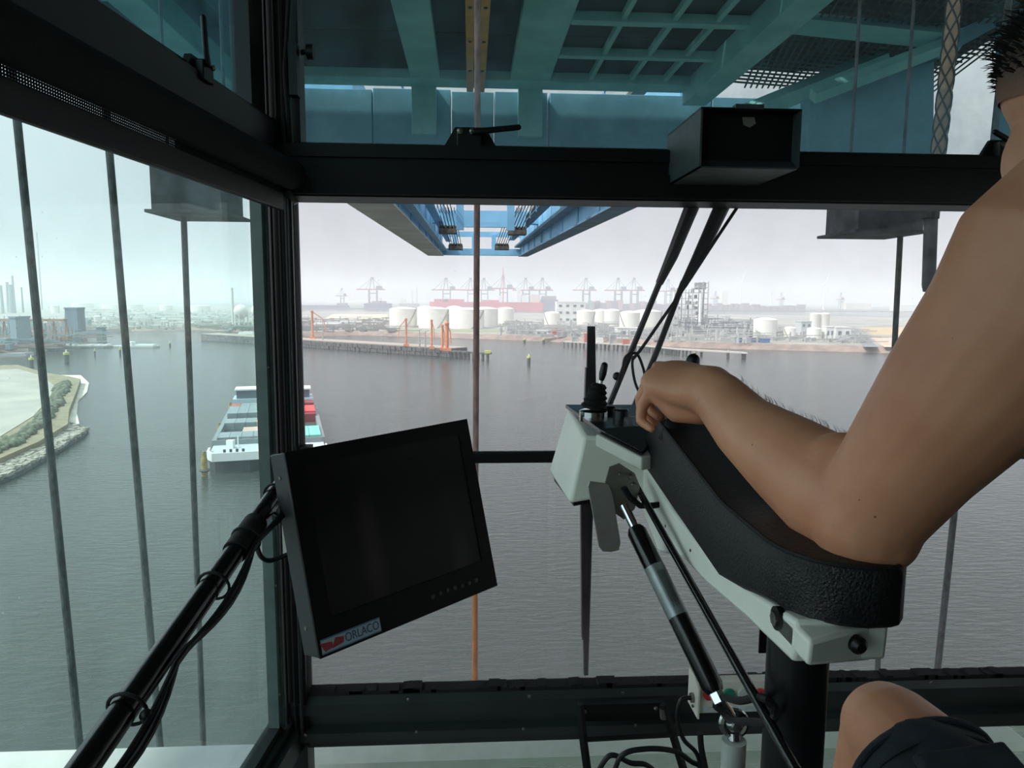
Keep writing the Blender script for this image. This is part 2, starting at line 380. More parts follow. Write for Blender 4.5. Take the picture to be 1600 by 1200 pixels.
# hooded box on the header
SB = thing('hooded_box', 'black open-faced hood box with grey sides mounted on the header', 'box', aty(1170, 262, 1.55))
Yn, Yf = 1.42, 1.66
tl, tr_, br, bl_ = aty(1095, 166, Yn), aty(1251, 171, Yn), aty(1251, 265, Yn), aty(1093, 262, Yn)
x0, x1, z0, z1 = (tl.x+bl_.x)/2, (tr_.x+br.x)/2, (bl_.z+br.z)/2, (tl.z+tr_.z)/2
SH = M('hood_grey', (86, 96, 94), .45, .2, .12, 25)
B().bb((x0, Yn, z0), (x0+.004, Yf, z1)).build('side_panel', SH, SB); B().bb((x1-.004, Yn, z0), (x1, Yf, z1)).build('side_panel', SH, SB)
B().bb((x0, Yn, z1-.004), (x1, Yf, z1)).build('top_panel', BLK, SB)
B().hexa(Q((x0, Yn, z0), (x1, Yn, z0), (x1, Yf, z0), (x0, Yf, z0), (x0, Yn, z0+.003), (x1, Yn, z0+.003), (x1, Yf, z0+.003), (x0, Yf, z0+.003))).build('bottom_panel', SH, SB)
B().hexa(Q((x0+.004, Yn+.002, z0+.003), (x1-.004, Yn+.002, z0+.003), (x1-.004, Yn+.03, z0+.003), (x0+.004, Yn+.03, z0+.003), (x0+.004, Yn+.024, z0+.02), (x1-.004, Yn+.024, z0+.02), (x1-.004, Yn+.03, z0+.02), (x0+.004, Yn+.03, z0+.02))).build('lip', M('lip_grey', (58, 60, 60), .5), SB)
B().bb((x0+.004, Yn+.03, z0+.003), (x1-.004, Yn+.035, z1-.004)).build('face', M('matt_black', (7, 7, 8), .85), SB)
st = [aty(x, y, Yn+.028) for x, y in ((1160, 183), (1179, 183), (1181, 193), (1172, 199), (1162, 195))]
B().prism(st, (0, .003, 0)).build('sticker_scrap', M('scrap_paper', (150, 145, 132), .8), SB)
B().bb(aty(1150, 166, Yn-.003)-V((0, 0, .004)), aty(1194, 168, Yn-.003)+V((0, .02, .006))).build('tab', SH, SB)
for px in (1117, 1189):
    B().lathe(aty(px, 276, FY-.08), (0, -1, 0), [(.004, 0), (.003, .003)], 8).build('bolt', CHROME, SB)

# ================================================================== MONITOR
tl, tr_, br, bl_ = atd(437, 708, 1.12), atd(724, 656, 1.385), atd(783, 912, 1.385), atd(508, 1027, 1.12)
mc = (tl+tr_+br+bl_)/4
u = ((tr_-tl)+(br-bl_)).normalized(); v = ((tl-bl_)+(tr_-br)); v = (v-u*v.dot(u)).normalized(); n_ = u.cross(v)
if n_.dot(CAM-mc) < 0: n_ = -n_
mw = ((tr_-tl).length+(br-bl_).length)/2; mh = ((tl-bl_).length+(tr_-br).length)/2
def mq(a, b_, c=0.0): return mc+u*(a*mw)+v*(b_*mh)+n_*c     # a,b in -.5...5
def mslab(a0, a1, b0, b1, c0, c1): return [mq(a0, b0, c0), mq(a1, b0, c0), mq(a1, b1, c0), mq(a0, b1, c0), mq(a0, b0, c1), mq(a1, b0, c1), mq(a1, b1, c1), mq(a0, b1, c1)]
mon = thing('monitor', 'black flat monitor tilted on an arm in front of the front window', 'monitor', mq(0, -.5))
MCASE = M('monitor_case', (34, 36, 37), .5, 0, .08, 60, .03, 400); MBEZ = M('monitor_bezel', (8, 8, 9), .6, 0, .08, 60, spec=.2)
B().hexa(mslab(-.5, .5, -.5, .5, -.055, -.004)).build('housing', MCASE, mon, bevel=.002)
fr = B()
fr.hexa(mslab(-.5, .5, .42, .5, -.004, 0)).hexa(mslab(-.5, .5, -.5, -.33, -.004, 0)).hexa(mslab(-.5, -.42, -.33, .42, -.004, 0)).hexa(mslab(.43, .5, -.33, .42, -.004, 0))
fr.build('bezel', MBEZ, mon)
SCR = bpy.data.materials.new('dark_screen'); SCR.use_nodes = True; MATS['dark_screen'] = SCR
nn = SCR.node_tree.nodes; ll = SCR.node_tree.links; pb = nn['Principled BSDF']
pb.inputs['Base Color'].default_value = rgb(6, 6, 7); pb.inputs['Roughness'].default_value = .35; pb.inputs['Specular IOR Level'].default_value = .12
tcs = nn.new('ShaderNodeTexCoord'); vt = nn.new('ShaderNodeTexVoronoi'); vt.inputs['Scale'].default_value = 18; vt.feature = 'F1'
mps = nn.new('ShaderNodeMapping'); mps.inputs['Scale'].default_value = (1, 1, .25); ll.new(tcs.outputs['Object'], mps.inputs[0]); ll.new(mps.outputs[0], vt.inputs['Vector'])
rps = nn.new('ShaderNodeValToRGB'); rps.color_ramp.elements[0].color = (.006, .005, .005, 1); rps.color_ramp.elements[1].color = (.001, .001, .001, 1); rps.color_ramp.elements[1].position = .5
ll.new(vt.outputs['Distance'], rps.inputs[0]); ll.new(rps.outputs[0], pb.inputs['Emission Color']); pb.inputs['Emission Strength'].default_value = .6
B().hexa(mslab(-.42, .43, -.33, .42, -.006, -.0025)).build('screen', SCR, mon, 0)
# sticker with its lettering
sa0, sa1, sb0, sb1 = -.487, -.20, -.487, -.415
stk = B().hexa(mslab(sa0, sa1, sb0, sb1, 0, .0008)).build('sticker', M('sticker_silver', (168, 190, 200), .5, 0, .06, 40), mon, 0)
B().hexa(mslab(sa0, sa1, sb0, sb0+.006, .0008, .0011)).hexa(mslab(sa0, sa1, sb1-.006, sb1, .0008, .0011)).build('sticker_border', M('sticker_blue', (80, 130, 165), .5), stk, 0)
def text_obj(s_, origin, ux, uy, size, mat, parent, depth=.0003, name='lettering', italic=0):
    c = bpy.data.curves.new(name, 'FONT'); c.body = s_; c.size = size; c.extrude = depth; c.align_x = 'CENTER'; c.align_y = 'CENTER'; c.shear = italic
    o = bpy.data.objects.new('tmp', c); COL.objects.link(o); bpy.context.view_layer.update()
    me = bpy.data.meshes.new_from_object(o.evaluated_get(bpy.context.evaluated_depsgraph_get())); bpy.data.objects.remove(o); bpy.data.curves.remove(c)
    uz = ux.cross(uy); off = origin-wloc(parent)
    me.transform(Matrix(((ux.x, uy.x, uz.x, 0), (ux.y, uy.y, uz.y, 0), (ux.z, uy.z, uz.z, 0), (0, 0, 0, 1))))
    me.materials.clear(); me.materials.append(mat); o = bpy.data.objects.new(name, me); COL.objects.link(o); o.parent = parent; o.location = off
    return o
INK = M('ink_red', (170, 50, 60), .5); INKB = M('ink_blue', (60, 80, 125), .5)
mu = (mq(1, 0)-mq(0, 0)).normalized(); mv = n_.cross(mu)
text_obj('ORLACO', mq(-.292, -.451, .0011), mu, mv*1.25, .0158, INKB, stk)
lg = B()
for k, (a, s_) in enumerate(((-.463, 1), (-.410, -1))):
    c0 = mq(a, -.452, .0010); lg.prism([c0+mu*(-.012)+mv*.007*s_, c0+mu*.009+mv*.004*s_, c0+mu*.011-mv*.005*s_, c0-mu*.004-mv*.008*s_], n_*.0004)
lg.build('emblem', INK, stk, 0)
for k in range(7):
    a = .10+.045*k
    B().lathe(mq(a, -.42+.004*math.sin(k), 0), n_, [(.0038 if k % 3 else .005, 0), (.0035, .0015)], 10).build('button', MCASE, mon)
for (a, b_) in ((-.5, .38), (-.5, -.36)):
    B().lathe(mq(a, b_, -.03), -u, [(.004, 0), (.003, .002)], 8).build('screw', STEEL, mon)
B().hexa(mslab(-.2, .2, -.2, .2, -.075, -.055)).build('rear_boss', MCASE, mon)

# arm that carries the monitor
pa = atd(452, 742, 1.27); pb_ = atd(130, 1200, .70); pe = pb_+(pb_-pa).normalized()*.42
ma = thing('monitor_stand', 'slanting black tube that holds the monitor beside the tall window', 'arm', pe)
adir = (pb_-pa).normalized()
B().tube([mc-n_*.07, pa+adir*-.02, pa, pb_, pe], .0155, 18).build('tube', M('gloss_black_tube', (13, 14, 14), .22, 0, .1, 20), ma)
B().tube([pa+adir*.16, pa+adir*.24], .0185, 18).build('sleeve', RUB, ma)
ml = V((pe.x, pe.y, H-1.12)); B().tube([pe, ml], .02, 14).build('foot_post', BLK, ma); B().bb(ml-V((.07, .07, 0)), ml+V((.07, .07, .012))).build('foot_plate', BLK, ma)
# cables bundled along the arm
side = adir.cross(FW).normalized()
if side.dot(RT) < 0: side = -side
cab = []
for k, (lab, off, amp) in enumerate((('thin black cable tied under the slanting monitor arm, hanging in the deeper bows', .018, .030), ('thin black cable tied close under the slanting monitor arm', .021, .014))):
    pts = []
    L = (pe-pa).length
    for i in range(41):
        t = i/40*.92; s_ = abs(math.sin(t*math.pi*4.3+.5))
        pts.append(pa+adir*(t*L)+side*(off+amp*s_*(.4+.6*t))+V((0, -.012-.006*k, -.006*s_)))
    if k == 0: pts = smooth([atd(470, 858, 1.22), atd(440, 870, 1.21), atd(420, 876, 1.20), atd(407, 868, 1.19), atd(402, 850, 1.19), atd(408, 828, 1.19), atd(420, 800, 1.2)]) + pts[5:]
    tag(B().tube(pts, .0042, 8).build('cable', CABLE, None), lab, 'cable')
for k, t in enumerate((.07, .2, .31, .52)):
    c = pa+adir*(t*(pe-pa).length)
    zt = B(); zt.torus(c+side*.003, adir, .0215, .0022, 20, 6)
    tag(zt.build('cable_tie', RUB, None), ['topmost black cable tie on the monitor arm, next to the monitor', 'second black cable tie down the monitor arm', 'black cable tie midway down the monitor arm, at the rubber sleeve', 'lowest black cable tie on the monitor arm'][k], 'cable tie', 'cable ties on the monitor arm')
tag(B().ball(pa+adir*(.525*(pe-pa).length)+side*.026, .007).build('clamp_screw', BLK, None), 'small round black clamp screw under the monitor arm', 'screw')
tag(B().bb(aty(447, 835, 1.6)-V((.006, .01, .05)), aty(447, 835, 1.6)+V((.012, .01, .05))).build('junction_box', CREAM, None), 'small cream box on the corner post behind the monitor', 'box')

# ================================================================== CONSOLE WITH ARMREST
con = thing('control_console', 'cream control console with armrest arm, small joystick and knobs', 'console', atd(1270, 1040, .66))
# front box
YF, YR = 1.28, 1.08
LT_f, LT_r, LB_r, LB_f = aty(887, 638, YF), aty(912, 681, YR), aty(889, 788, YR), aty(857, 737, YF)
wv = V((.17, .0, -.012)); wb = V((.12, 0, .02))
CONS = M('console_cream', (240, 240, 228), .42, 0, .04, 9, .02)
B().hexa([LB_f, LB_r, LB_r+wb, LB_f+wb, LT_f, LT_r, LT_r+wv, LT_f+wv]).build('front_box', CONS, con, bevel=.006)
B().hexa([LB_f+V((.012, .01, -.02)), LB_r+V((.012, .03, -.012)), LB_r+wb*.8+V((0, .03, -.012)), LB_f+wb*.8+V((0, .01, -.02)), LB_f+V((.01, 0, .005)), LB_r+V((.01, .02, .005)), LB_r+wb*.8+V((0, .02, .005)), LB_f+wb*.8+V((0, 0, .005))]).build('bottom_cover', FRM2, con)
# arm beam: left face on X = BX
BX = .272
outl = [(931, 677), (1003, 714), (1047, 795), (1120, 890), (1180, 930), (1244, 970), (1238, 1036), (1167, 967), (1103, 911), (1066, 872), (1028, 862), (1004, 800), (975, 742), (928, 697)]
ptsb = [atx(x, y, BX) for x, y in outl]
B().prism(ptsb, (.082, 0, 0)).build('arm_beam', CONS, con, bevel=.004)
# rear end cap of the beam
rc = [atx(1268, 968, BX), atx(1262, 1043, BX)]
ra, rb = aty(1393, 968, .562), aty(1362, 1034, .562)
rc[0].z = ra.z = min(rc[0].z, ra.z)
B().hexa([rc[1], rb, rb+V((0, .06, 0)), rc[1]+V((0, .06, 0)), rc[0], ra, ra+V((0, .06, 0)), rc[0]+V((0, .06, 0))]).build('rear_cap', CONS, con, bevel=.004)
pcap = (rc[0]*.45+ra*.55)+V((0, -.004, -.012)); B().lathe(pcap, (0, -1, 0), [(.0075, -.004), (.0075, .002), (.004, .006)], 14).build('bolt', BLK, con)
hp = atx(1214, 966, BX-.001); B().lathe(hp, (-1, 0, 0), [(.0105, -.004), (.0105, .0015)], 18).build('bolt_recess', BLK, con)
B().lathe(hp, (-1, 0, 0), [(.0065, 0), (.0065, .004), (.003, .0045), (.003, .002)], 6).build('hex_bolt', STEEL, con)
for px, py in ((1040, 822), (1079, 860)): B().lathe(atx(px, py, BX), (-1, 0, 0), [(.002, -.001), (.002, .0008)], 8).build('screw_hole', BLK, con)
for k in range(3): pass
B().bb(atx(1170, 975, .33)-V((0, .03, .02)), atx(1205, 1000, .33)+V((.03, .03, .012))).build('rear_tab', PLAST, con)
# top deck with its dark plate
ztop = LT_r.z
deck = [LT_f+V((-.004, 0, .001)), aty(936, 676, YR-.02), aty(1003, 712, 1.02), aty(1045, 668, 1.10), LT_f+V((.20, .0, .0))]
B().prism(deck, (0, 0, .006)).build('deck_plate', M('dark_steel_plate', (112, 112, 116), .22, .8, .2, 30), con)
lip = [aty(931, 678, YR-.025), aty(1003, 715, 1.015), aty(1003, 736, 1.015), aty(930, 697, YR-.025)]
B().prism(lip, (.05, .03, 0)).build('deck_lip', CONS, con, bevel=.002)
# small joystick
jb_ = aty(927, 655, 1.17)
jd = (aty(941, 588, 1.17)-jb_).normalized()
js = B().lathe(jb_-V((0, 0, .002)), (0, 0, 1), [(.024, 0), (.024, .016), (.02, .018)], 22).build('joystick_collar', CHROME, con)
pr = [(.022-.0011*i+(.0022 if i % 2 else -.0012), .004+.0043*i) for i in range(11)]
B().lathe(jb_+V((0, 0, .014)), jd, pr, 20).build('bellows', RUB, js)
B().cyl(jb_+jd*.045, jb_+jd*.074, .0032, 10).build('shaft', CHROME, js)
B().tube([jb_+jd*.070, jb_+jd*.078, jb_+jd*.092], [.005, .0065, .006], 12, round_=True).build('grip', PLAST, js)
# knobs and a clear cover
for px, py, Y in ((951, 656, 1.20), (970, 662, 1.14)):
    kb = aty(px, py, Y); B().lathe(kb, (0, 0, 1), [(.0125, 0), (.0125, .022), (.010, .025)], 18).build('knob', PLAST, con)
CLR = glass('clear_plastic', (.9, .9, .92), .12, 40, (200, 200, 205), 1.5)
kc = aty(985, 668, 1.11); B().lathe(kc, (0, 0, 1), [(.012, -.004), (.011, .016), (.004, .018)], 14).build('clear_cap', CLR, con)
B().prism([aty(937, 677, 1.09)+V((0, 0, .004)), aty(990, 703, 1.04)+V((0, 0, .004)), aty(1012, 682, 1.09)+V((0, 0, .004)), aty(960, 664, 1.14)+V((0, 0, .004))], (0, 0, .006)).build('cover_plate', M('glossy_cover', (60, 52, 56), .12, .2, .2, 20), con)
for dy in (0, .008, .016):
    a = aty(936, 680, YR-.03)+V((.004, dy, .003)); c = aty(1000, 714, 1.01)+V((.002, dy, .003)); B().tube([a, c], .0016, 6).build('plate_edge', BLK, con)
# joystick in the hand
hs0, hs1 = atd(1050, 690, 1.0), atd(1083, 563, .985)
j2 = B().tube([hs0, hs0.lerp(hs1, .35)], [.02, .013], 16).build('hand_joystick', RUB, con)
B().tube([hs0.lerp(hs1, .3), hs0.lerp(hs1, .85), hs1], [.009, .011, .0095], 14, round_=True).build('grip', PLAST, j2)
# armrest pad: plan outline swept over the height, front part tilted up
LEA = M('black_leather', (26, 28, 28), .48, 0, .12, 30, .35, 420)
def padz(y): return -.214+max(0, (y-.73))*.17
plan = [(.268, 1.005), (.268, .90), (.268, .80), (.268, .735), (.267, .66), (.267, .605), (.272, .578), (.285, .556), (.305, .543), (.33, .537), (.352, .538), (.363, .55), (.365, .61), (.364, .735), (.364, .80), (.364, .90), (.364, 1.005)]
def inset(pl, d):
    cx = sum(p[0] for p in pl)/len(pl); cy = sum(p[1] for p in pl)/len(pl); o = []
    for x, y in pl:
        o.append((x+(d if x < cx else -d)*min(1, abs(x-cx)/.03), y+(d if y < cy else -d)*min(1, abs(y-cy)/.12)))
    return o
pad = B(); n = len(plan)
levels = [(.004, -.084), (0, -.078), (0, -.030), (0, -.008), (.003, -.002), (.009, .0), (.02, .002)]
for d, dz in levels:
    for x, y in inset(plan, d): pad.v.append(V((x, y+max(0, y-.735)/.27*max(0, -dz)*1.25, H+padz(y)+dz*(1-.36*max(0, min(1, (.72-y)/.12))))))
for i in range(len(levels)-1):
    for j in range(n):
        a = i*n+j; b = i*n+(j+1) % n; pad.f.append((a, b, b+n, a+n))
pad.f.append(tuple(range(n))[::-1])
t_ = (len(levels)-1)*n
for j in range(n//2): 
    a, b = t_+j, t_+n-1-j
    if b-a > 1: pad.f.append((a, a+1, b-1, b) if b-1 > a+1 else (a, a+1, b))
pdo = pad.build('armrest_pad', LEA, con, 50)
B().tube([V((x, y, H+padz(y)-.002)) for x, y in inset(plan, .003)], .0022, 6).build('piping', RUB, pdo)
# bracket and plate under the front of the arm
br_ = B().prism([aty(x, y, .99) for x, y in ((952, 730), (968, 724), (992, 740), (1000, 760), (992, 795), (975, 812), (958, 800), (955, 770), (945, 758))], (0, .004, 0)).build('pivot_bracket', STEEL, con)
B().prism([aty(x, y, .975) for x, y in ((921, 752), (952, 756), (958, 775), (970, 848), (967, 860), (955, 863), (942, 862), (936, 855), (918, 760))], (0, .003, 0)).build('stay_plate', ALU, con, bevel=.001)
for px, py in ((970, 742), (985, 745), (978, 770), (990, 758)):
    B().lathe(aty(px, py, .988), (0, -1, 0), [(.004, 0), (.003, .003)], 8).build('pivot_bolt', STEEL, br_)
B().tube([aty(x, y, .985) for x, y in ((975, 762), (985, 778), (1000, 790), (1020, 790), (1047, 786))], .0045, 10).build('release_hose', RUB, con)
# gas spring
g0, g1 = atd(975, 790, 1.0), atd(1118, 1082, .86)
gs = thing('gas_spring', 'black gas spring with a silver label slanting below the console', 'gas spring', g1)
gd = (g1-g0); gl_ = gd.length; gd = gd.normalized()
B().cyl(g0-gd*.0, g0+gd*.045, .0065, 14).build('piston_rod', CHROME, gs)
TB = M('gas_tube', (14, 15, 15), .2, 0, .1, 20)
cy_ = B().lathe(g0, gd, [(.010, .035), (.0135, .042), (.0135, gl_*.97), (.010, gl_)], 22).build('cylinder', TB, gs)
B().tube([g0+gd*gl_*.36, g0+gd*gl_*.63], .0138, 22).build('label_band', M('silver_label', (140, 146, 146), .35, .5, .1, 40), cy_)
for k in range(6):
    ang = -.35+.13*k; o1 = gd.orthogonal().normalized(); sd = gd.cross(V((0, 1, 0))).normalized(); fr_ = sd.cross(gd)
    if fr_.y > 0: fr_ = -fr_
    d = fr_*math.cos(ang+.35)+sd*math.sin(ang+.35)
    B().tube([g0+gd*gl_*(.40)+d*.0139, g0+gd*gl_*(.59-.02*(k % 2))+d*.0139], .0004, 4).build('print_line', BLK, cy_)
B().cyl(g1, g1+gd*.012, .009, 6).build('lock_nut', CHROME, gs)
rej = atd(1147, 1130, .86)
B().cyl(g1+gd*.008, rej, .0085, 14).build('end_stud', CHROME, gs)
re_ = B().torus(rej, -FW, .0140, .0048, 24, 8).build('rod_end_eye', CHROME, gs)
B().ball(rej, (.012, .010, .012)).build('ball', CHROME, re_); B().lathe(rej-FW*.009, -FW, [(.006, 0), (.006, .004), (.003, .0045)], 6).build('pin_head', STEEL, re_)
# white stub post under the rod end
wp = atd(1147, 1156, .86); wpo = thing('support_post', 'pale grey post on the floor under the rod end of the gas spring', 'post', (wp.x, wp.y, H-1.12))
B().cyl((wp.x, wp.y, H-1.12), wp, .0145, 20).build('post', M('pale_grey_post', (176, 178, 172), .45), wpo)
B().cyl(wp, rej-V((0, 0, .012)), .008, 12).build('stud', CHROME, wpo); B().cyl((wp.x, wp.y, H-1.12), (wp.x, wp.y, H-1.105), .04, 20).build('base_flange', FRM2, wpo)
# release rod beside the gas spring
r0, r1 = atx(988, 748, .245), atd(1245, 1205, .60)
rr_ = thing('release_rod', 'thin black rod running down beside the gas spring', 'rod', r1)
B().cyl(r0, r1, .0048, 12).build('rod', TB, rr_); B().cyl(r0-(r1-r0).normalized()*.018, r0, .0038, 10).build('threaded_tip', STEEL, rr_)
tie = B(); c0 = atd(1137, 1104, .855); c1 = min((r0.lerp(r1, t/200) for t in range(201)), key=lambda p: abs(proj(p)[1]-1107))
tie.tube(smooth([c0+V((-.016, -.004, .003)), c0+V((0, -.022, -.003)), (c0+c1)/2+V((0, -.014, -.007)), c1+V((.004, -.010, -.006)), c1+V((.011, 0, .002)), c1+V((.002, .010, .006)), (c0+c1)/2+V((0, .010, .002)), c0+V((-.004, .016, .003)), c0+V((-.016, -.004, .003))]), .0042, 8)
tag(tie.build('strap', RUB, None), 'black rubber strap looped around the gas spring end and the rod', 'strap')
# column
pc = V((.316, .635, 0)); colo = thing('console_column', 'dark steel column carrying the console, marked with scuffs', 'column', (pc.x, pc.y, H-1.12))
B().cyl((pc.x, pc.y, H-1.12), (pc.x, pc.y, H-.318), .0285, 28).build('tube', M('scuffed_steel', (44, 44, 46), .35, .55, .25, 14, stretch=(1, 1, .15)), colo)
B().bb((pc.x-.09, pc.y-.09, H-1.12), (pc.x+.09, pc.y+.09, H-1.105)).build('foot_plate', FRM2, colo)

# ================================================================== BUTTON BOX AND BITS AT THE FRONT RAIL
YB = 1.48
bbx = thing('button_box', 'cream push-button box with coloured buttons at the lower rail', 'button box', aty(1150, 1114, YB))
bl0, br0, bt = aty(1090, 1115, YB), aty(1275, 1108, YB), aty(1090, 1066, YB)
zb0, zb1 = (bl0.z), bt.z
B().bb((bl0.x, YB, zb0), (br0.x, YB+.028, zb1)).build('case', CREAM, bbx, bevel=.002)
B().prism(Q((bl0.x, YB-.012, zb0-.006), (bl0.x, YB+.06, zb0-.006), (bl0.x, YB+.06, zb1+.004), (bl0.x, YB+.02, zb1+.004), (bl0.x, YB-.012, zb1-.012)), (-.004, 0, 0)).build('end_plate', CREAM, bbx)
g_ = aty(1079, 1090, YB+.02); B().cyl(g_, g_+V((.026, 0, 0)), .011, 12).build('cable_gland', STEEL, bbx)
for nm, px, col in (('red', 1107, (196, 48, 52)), ('green', 1138, (38, 128, 108)), ('white', 1160, (190, 196, 190)), ('red', 1187, (206, 44, 50)), ('blue', 1207, (30, 92, 160)), ('black', 1226, (28, 28, 30)), ('green', 1248, (38, 128, 108))):
    p = aty(px, 1084-(px-1107)*.01, YB)
    bo = B().lathe(p, (0, -1, 0), [(.0125, 0), (.0135, .004), (.0125, .0075), (.0105, .008), (.0105, .006), (.004, .0075)], 20).build('push_button', M('button_'+nm, col, .35, 0, .05), bbx)
    tag(bo, nm+' push button')
B().bb((bl0.x+.012, YB-.0015, zb0+.004), (br0.x-.01, YB, zb0+.016)).build('label_strip', M('label_strip', (205, 214, 216), .5, 0, .15, 60), bbx)
B().lathe(aty(1083, 1103, YB-.001), (-.6, -1, 0), [(.004, 0), (.003, .003)], 8).build('screw', CHROME, bbx)
# black bracket frame on the rail
bf = thing('bracket_frame', 'black square-bar bracket frame bolted to the lower rail', 'bracket', aty(985, 1200, 1.6))
B().prism([aty(x, y, 1.63) for x, y in ((905, 1102), (1040, 1098), (1052, 1125), (907, 1127))], (0, .02, 0)).build('plate', BLK, bf)
def strip(b_, pts, Y, w_, t=.012): b_.tube([aty(x, y, Y) for x, y in pts], w_, 4); return b_
strip(B(), ((906, 1100), (912, 1160), (922, 1235)), 1.6, .010).build('leg', BLK, bf)
strip(B(), ((1036, 1100), (1052, 1150), (1078, 1235)), 1.6, .010).build('leg', BLK, bf)
strip(B(), ((910, 1156), (1056, 1148)), 1.6, .007).build('cross_bar', BLK, bf)
for px, py in ((914, 1112), (1025, 1107)): B().lathe(aty(px, py, 1.628), (0, -1, 0), [(.0055, 0), (.003, .004)], 8).build('bolt', STEEL, bf)
B().cyl(aty(1036, 1108, 1.6), aty(1037, 1122, 1.6), .009, 8).build('hinge_knuckle', STEEL, bf)
tag(B().tube(smooth([aty(x, y, 1.5) for x, y in ((925, 1225), (945, 1188), (960, 1180), (985, 1192), (1015, 1198), (1050, 1240))]), .006, 8).build('cable', CABLE, None), 'black cable bent in a low hump beside the bracket frame', 'cable')
tag(B().tube(smooth([aty(x, y, 1.47) for x, y in ((955, 1230), (970, 1182), (1010, 1170), (1055, 1174), (1080, 1190), (1095, 1200), (1100, 1235))]), .006, 8).build('cable', CABLE, None), 'black cable arching across the bracket frame at the bottom', 'cable')
tag(B().tube(smooth([aty(x, y, 1.46) for x, y in ((1080, 1090), (1064, 1094), (1058, 1120), (1068, 1155), (1090, 1180), (1102, 1230))]), .005, 8).build('cable', CABLE, None), 'black cable dropping from the gland of the button box', 'cable')
tag(B().tube(smooth([aty(x, y, 1.45) for x, y in ((1094, 1145), (1096, 1170), (1103, 1205), (1108, 1240))]), .007, 8).build('cable', CABLE, None), 'short thick black cable end standing up below the button box', 'cable')

# ================================================================== WIPER (outside the front glass)
YW = FY+.075
wi = thing('window_wiper', 'black window wiper with twin arms hanging outside the front window', 'wiper', aty(916, 1056, YW))
def wtube(pts, r, name, mat=PLAST, n=10, Y=YW): return B().tube([aty(x, y, Y) for x, y in pts], r, n).build(name, mat, wi)
wtube(((1098, 290), (1083, 318), (1050, 400), (1030, 443)), [.0175, .0185, .015, .0095], 'arm_sleeve')
wtube(((1145, 290), (1130, 318), (1090, 405), (1067, 447)), [.0185, .0195, .0155, .0095], 'arm_sleeve')
wtube(((1032, 438), (990, 540), (945, 650), (926, 690)), .0075, 'arm_rod')
wtube(((1068, 440), (1030, 540), (985, 650), (950, 735)), .0075, 'arm_rod')
B().tube([aty(x, y, YW-.0) for x, y in ((935, 690), (955, 735))], .009, 8).build('arm_link', PLAST, wi)
bl2 = B().prism([aty(x, y, FY+.05) for x, y in ((919, 510), (930, 510), (932, 640), (926, 820), (919, 1055), (913, 1056), (910, 820), (917, 620))], (0, .015, 0)).build('blade', RUB, wi)
B().prism([aty(x, y, FY+.048) for x, y in ((916, 575), (920, 575), (922, 800), (913, 1000), (910, 1000), (908, 790))], (0, .02, 0)).build('blade_spine', PLAST, bl2)
hp_ = [(1160, 312), (1120, 372), (1070, 448), (1035, 498), (1002, 545), (988, 562)]
B().tube(smooth([aty(x, y, YW-.02) for x, y in hp_]), .0042, 8).build('washer_hose', CABLE, wi)
B().tube(smooth([aty(x, y, YW-.02) for x, y in ((986, 552), (976, 560), (972, 585), (966, 605), (968, 588), (980, 560), (994, 552), (1004, 572), (1008, 595), (1000, 612), (992, 596), (988, 570), (990, 556))]), .0035, 8).build('hose_loop', CABLE, wi)
B().ball(aty(964, 588, YW-.01), .011).build('hose_clip', PLAST, wi)
for (x, y) in ((1040, 420), (1077, 425)): pass

# ================================================================== PERSON
SKIN = bpy.data.materials.new('skin'); SKIN.use_nodes = True; MATS['skin'] = SKIN
nn = SKIN.node_tree.nodes; ll = SKIN.node_tree.links; pb = nn['Principled BSDF']
tcs = nn.new('ShaderNodeTexCoord'); n1 = nn.new('ShaderNodeTexNoise'); n1.inputs['Scale'].default_value = 9; n1.inputs['Detail'].default_value = 6
ll.new(tcs.outputs['Object'], n1.inputs['Vector'])
rp = nn.new('ShaderNodeValToRGB'); rp.color_ramp.elements[0].position = .3; rp.color_ramp.elements[0].color = rgb(200, 130, 98); rp.color_ramp.elements[1].position = .7; rp.color_ramp.elements[1].color = rgb(222, 158, 122)
ll.new(n1.outputs['Fac'], rp.inputs[0])
vo = nn.new('ShaderNodeTexVoronoi'); vo.inputs['Scale'].default_value = 34; ll.new(tcs.outputs['Object'], vo.inputs['Vector'])
lt = nn.new('ShaderNodeMath'); lt.operation = 'LESS_THAN'; lt.inputs[1].default_value = .035; ll.new(vo.outputs['Distance'], lt.inputs[0])
mxc = nn.new('ShaderNodeMix'); mxc.data_type = 'RGBA'; ll.new(lt.outputs[0], mxc.inputs[0]); ll.new(rp.outputs[0], mxc.inputs[6]); mxc.inputs[7].default_value = rgb(120, 72, 56)
ll.new(mxc.outputs[2], pb.inputs['Base Color'])
pb.inputs['Roughness'].default_value = .5; pb.inputs['Subsurface Weight'].default_value = .12; pb.inputs['Subsurface Radius'].default_value = (.012, .004, .002); pb.inputs['Subsurface Scale'].default_value = .5
n2 = nn.new('ShaderNodeTexNoise'); n2.inputs['Scale'].default_value = 260; ll.new(tcs.outputs['Object'], n2.inputs['Vector'])
bp = nn.new('ShaderNodeBump'); bp.inputs['Strength'].default_value = .12; bp.inputs['Distance'].default_value = .002; ll.new(n2.outputs['Fac'], bp.inputs['Height']); ll.new(bp.outputs[0], pb.inputs['Normal'])

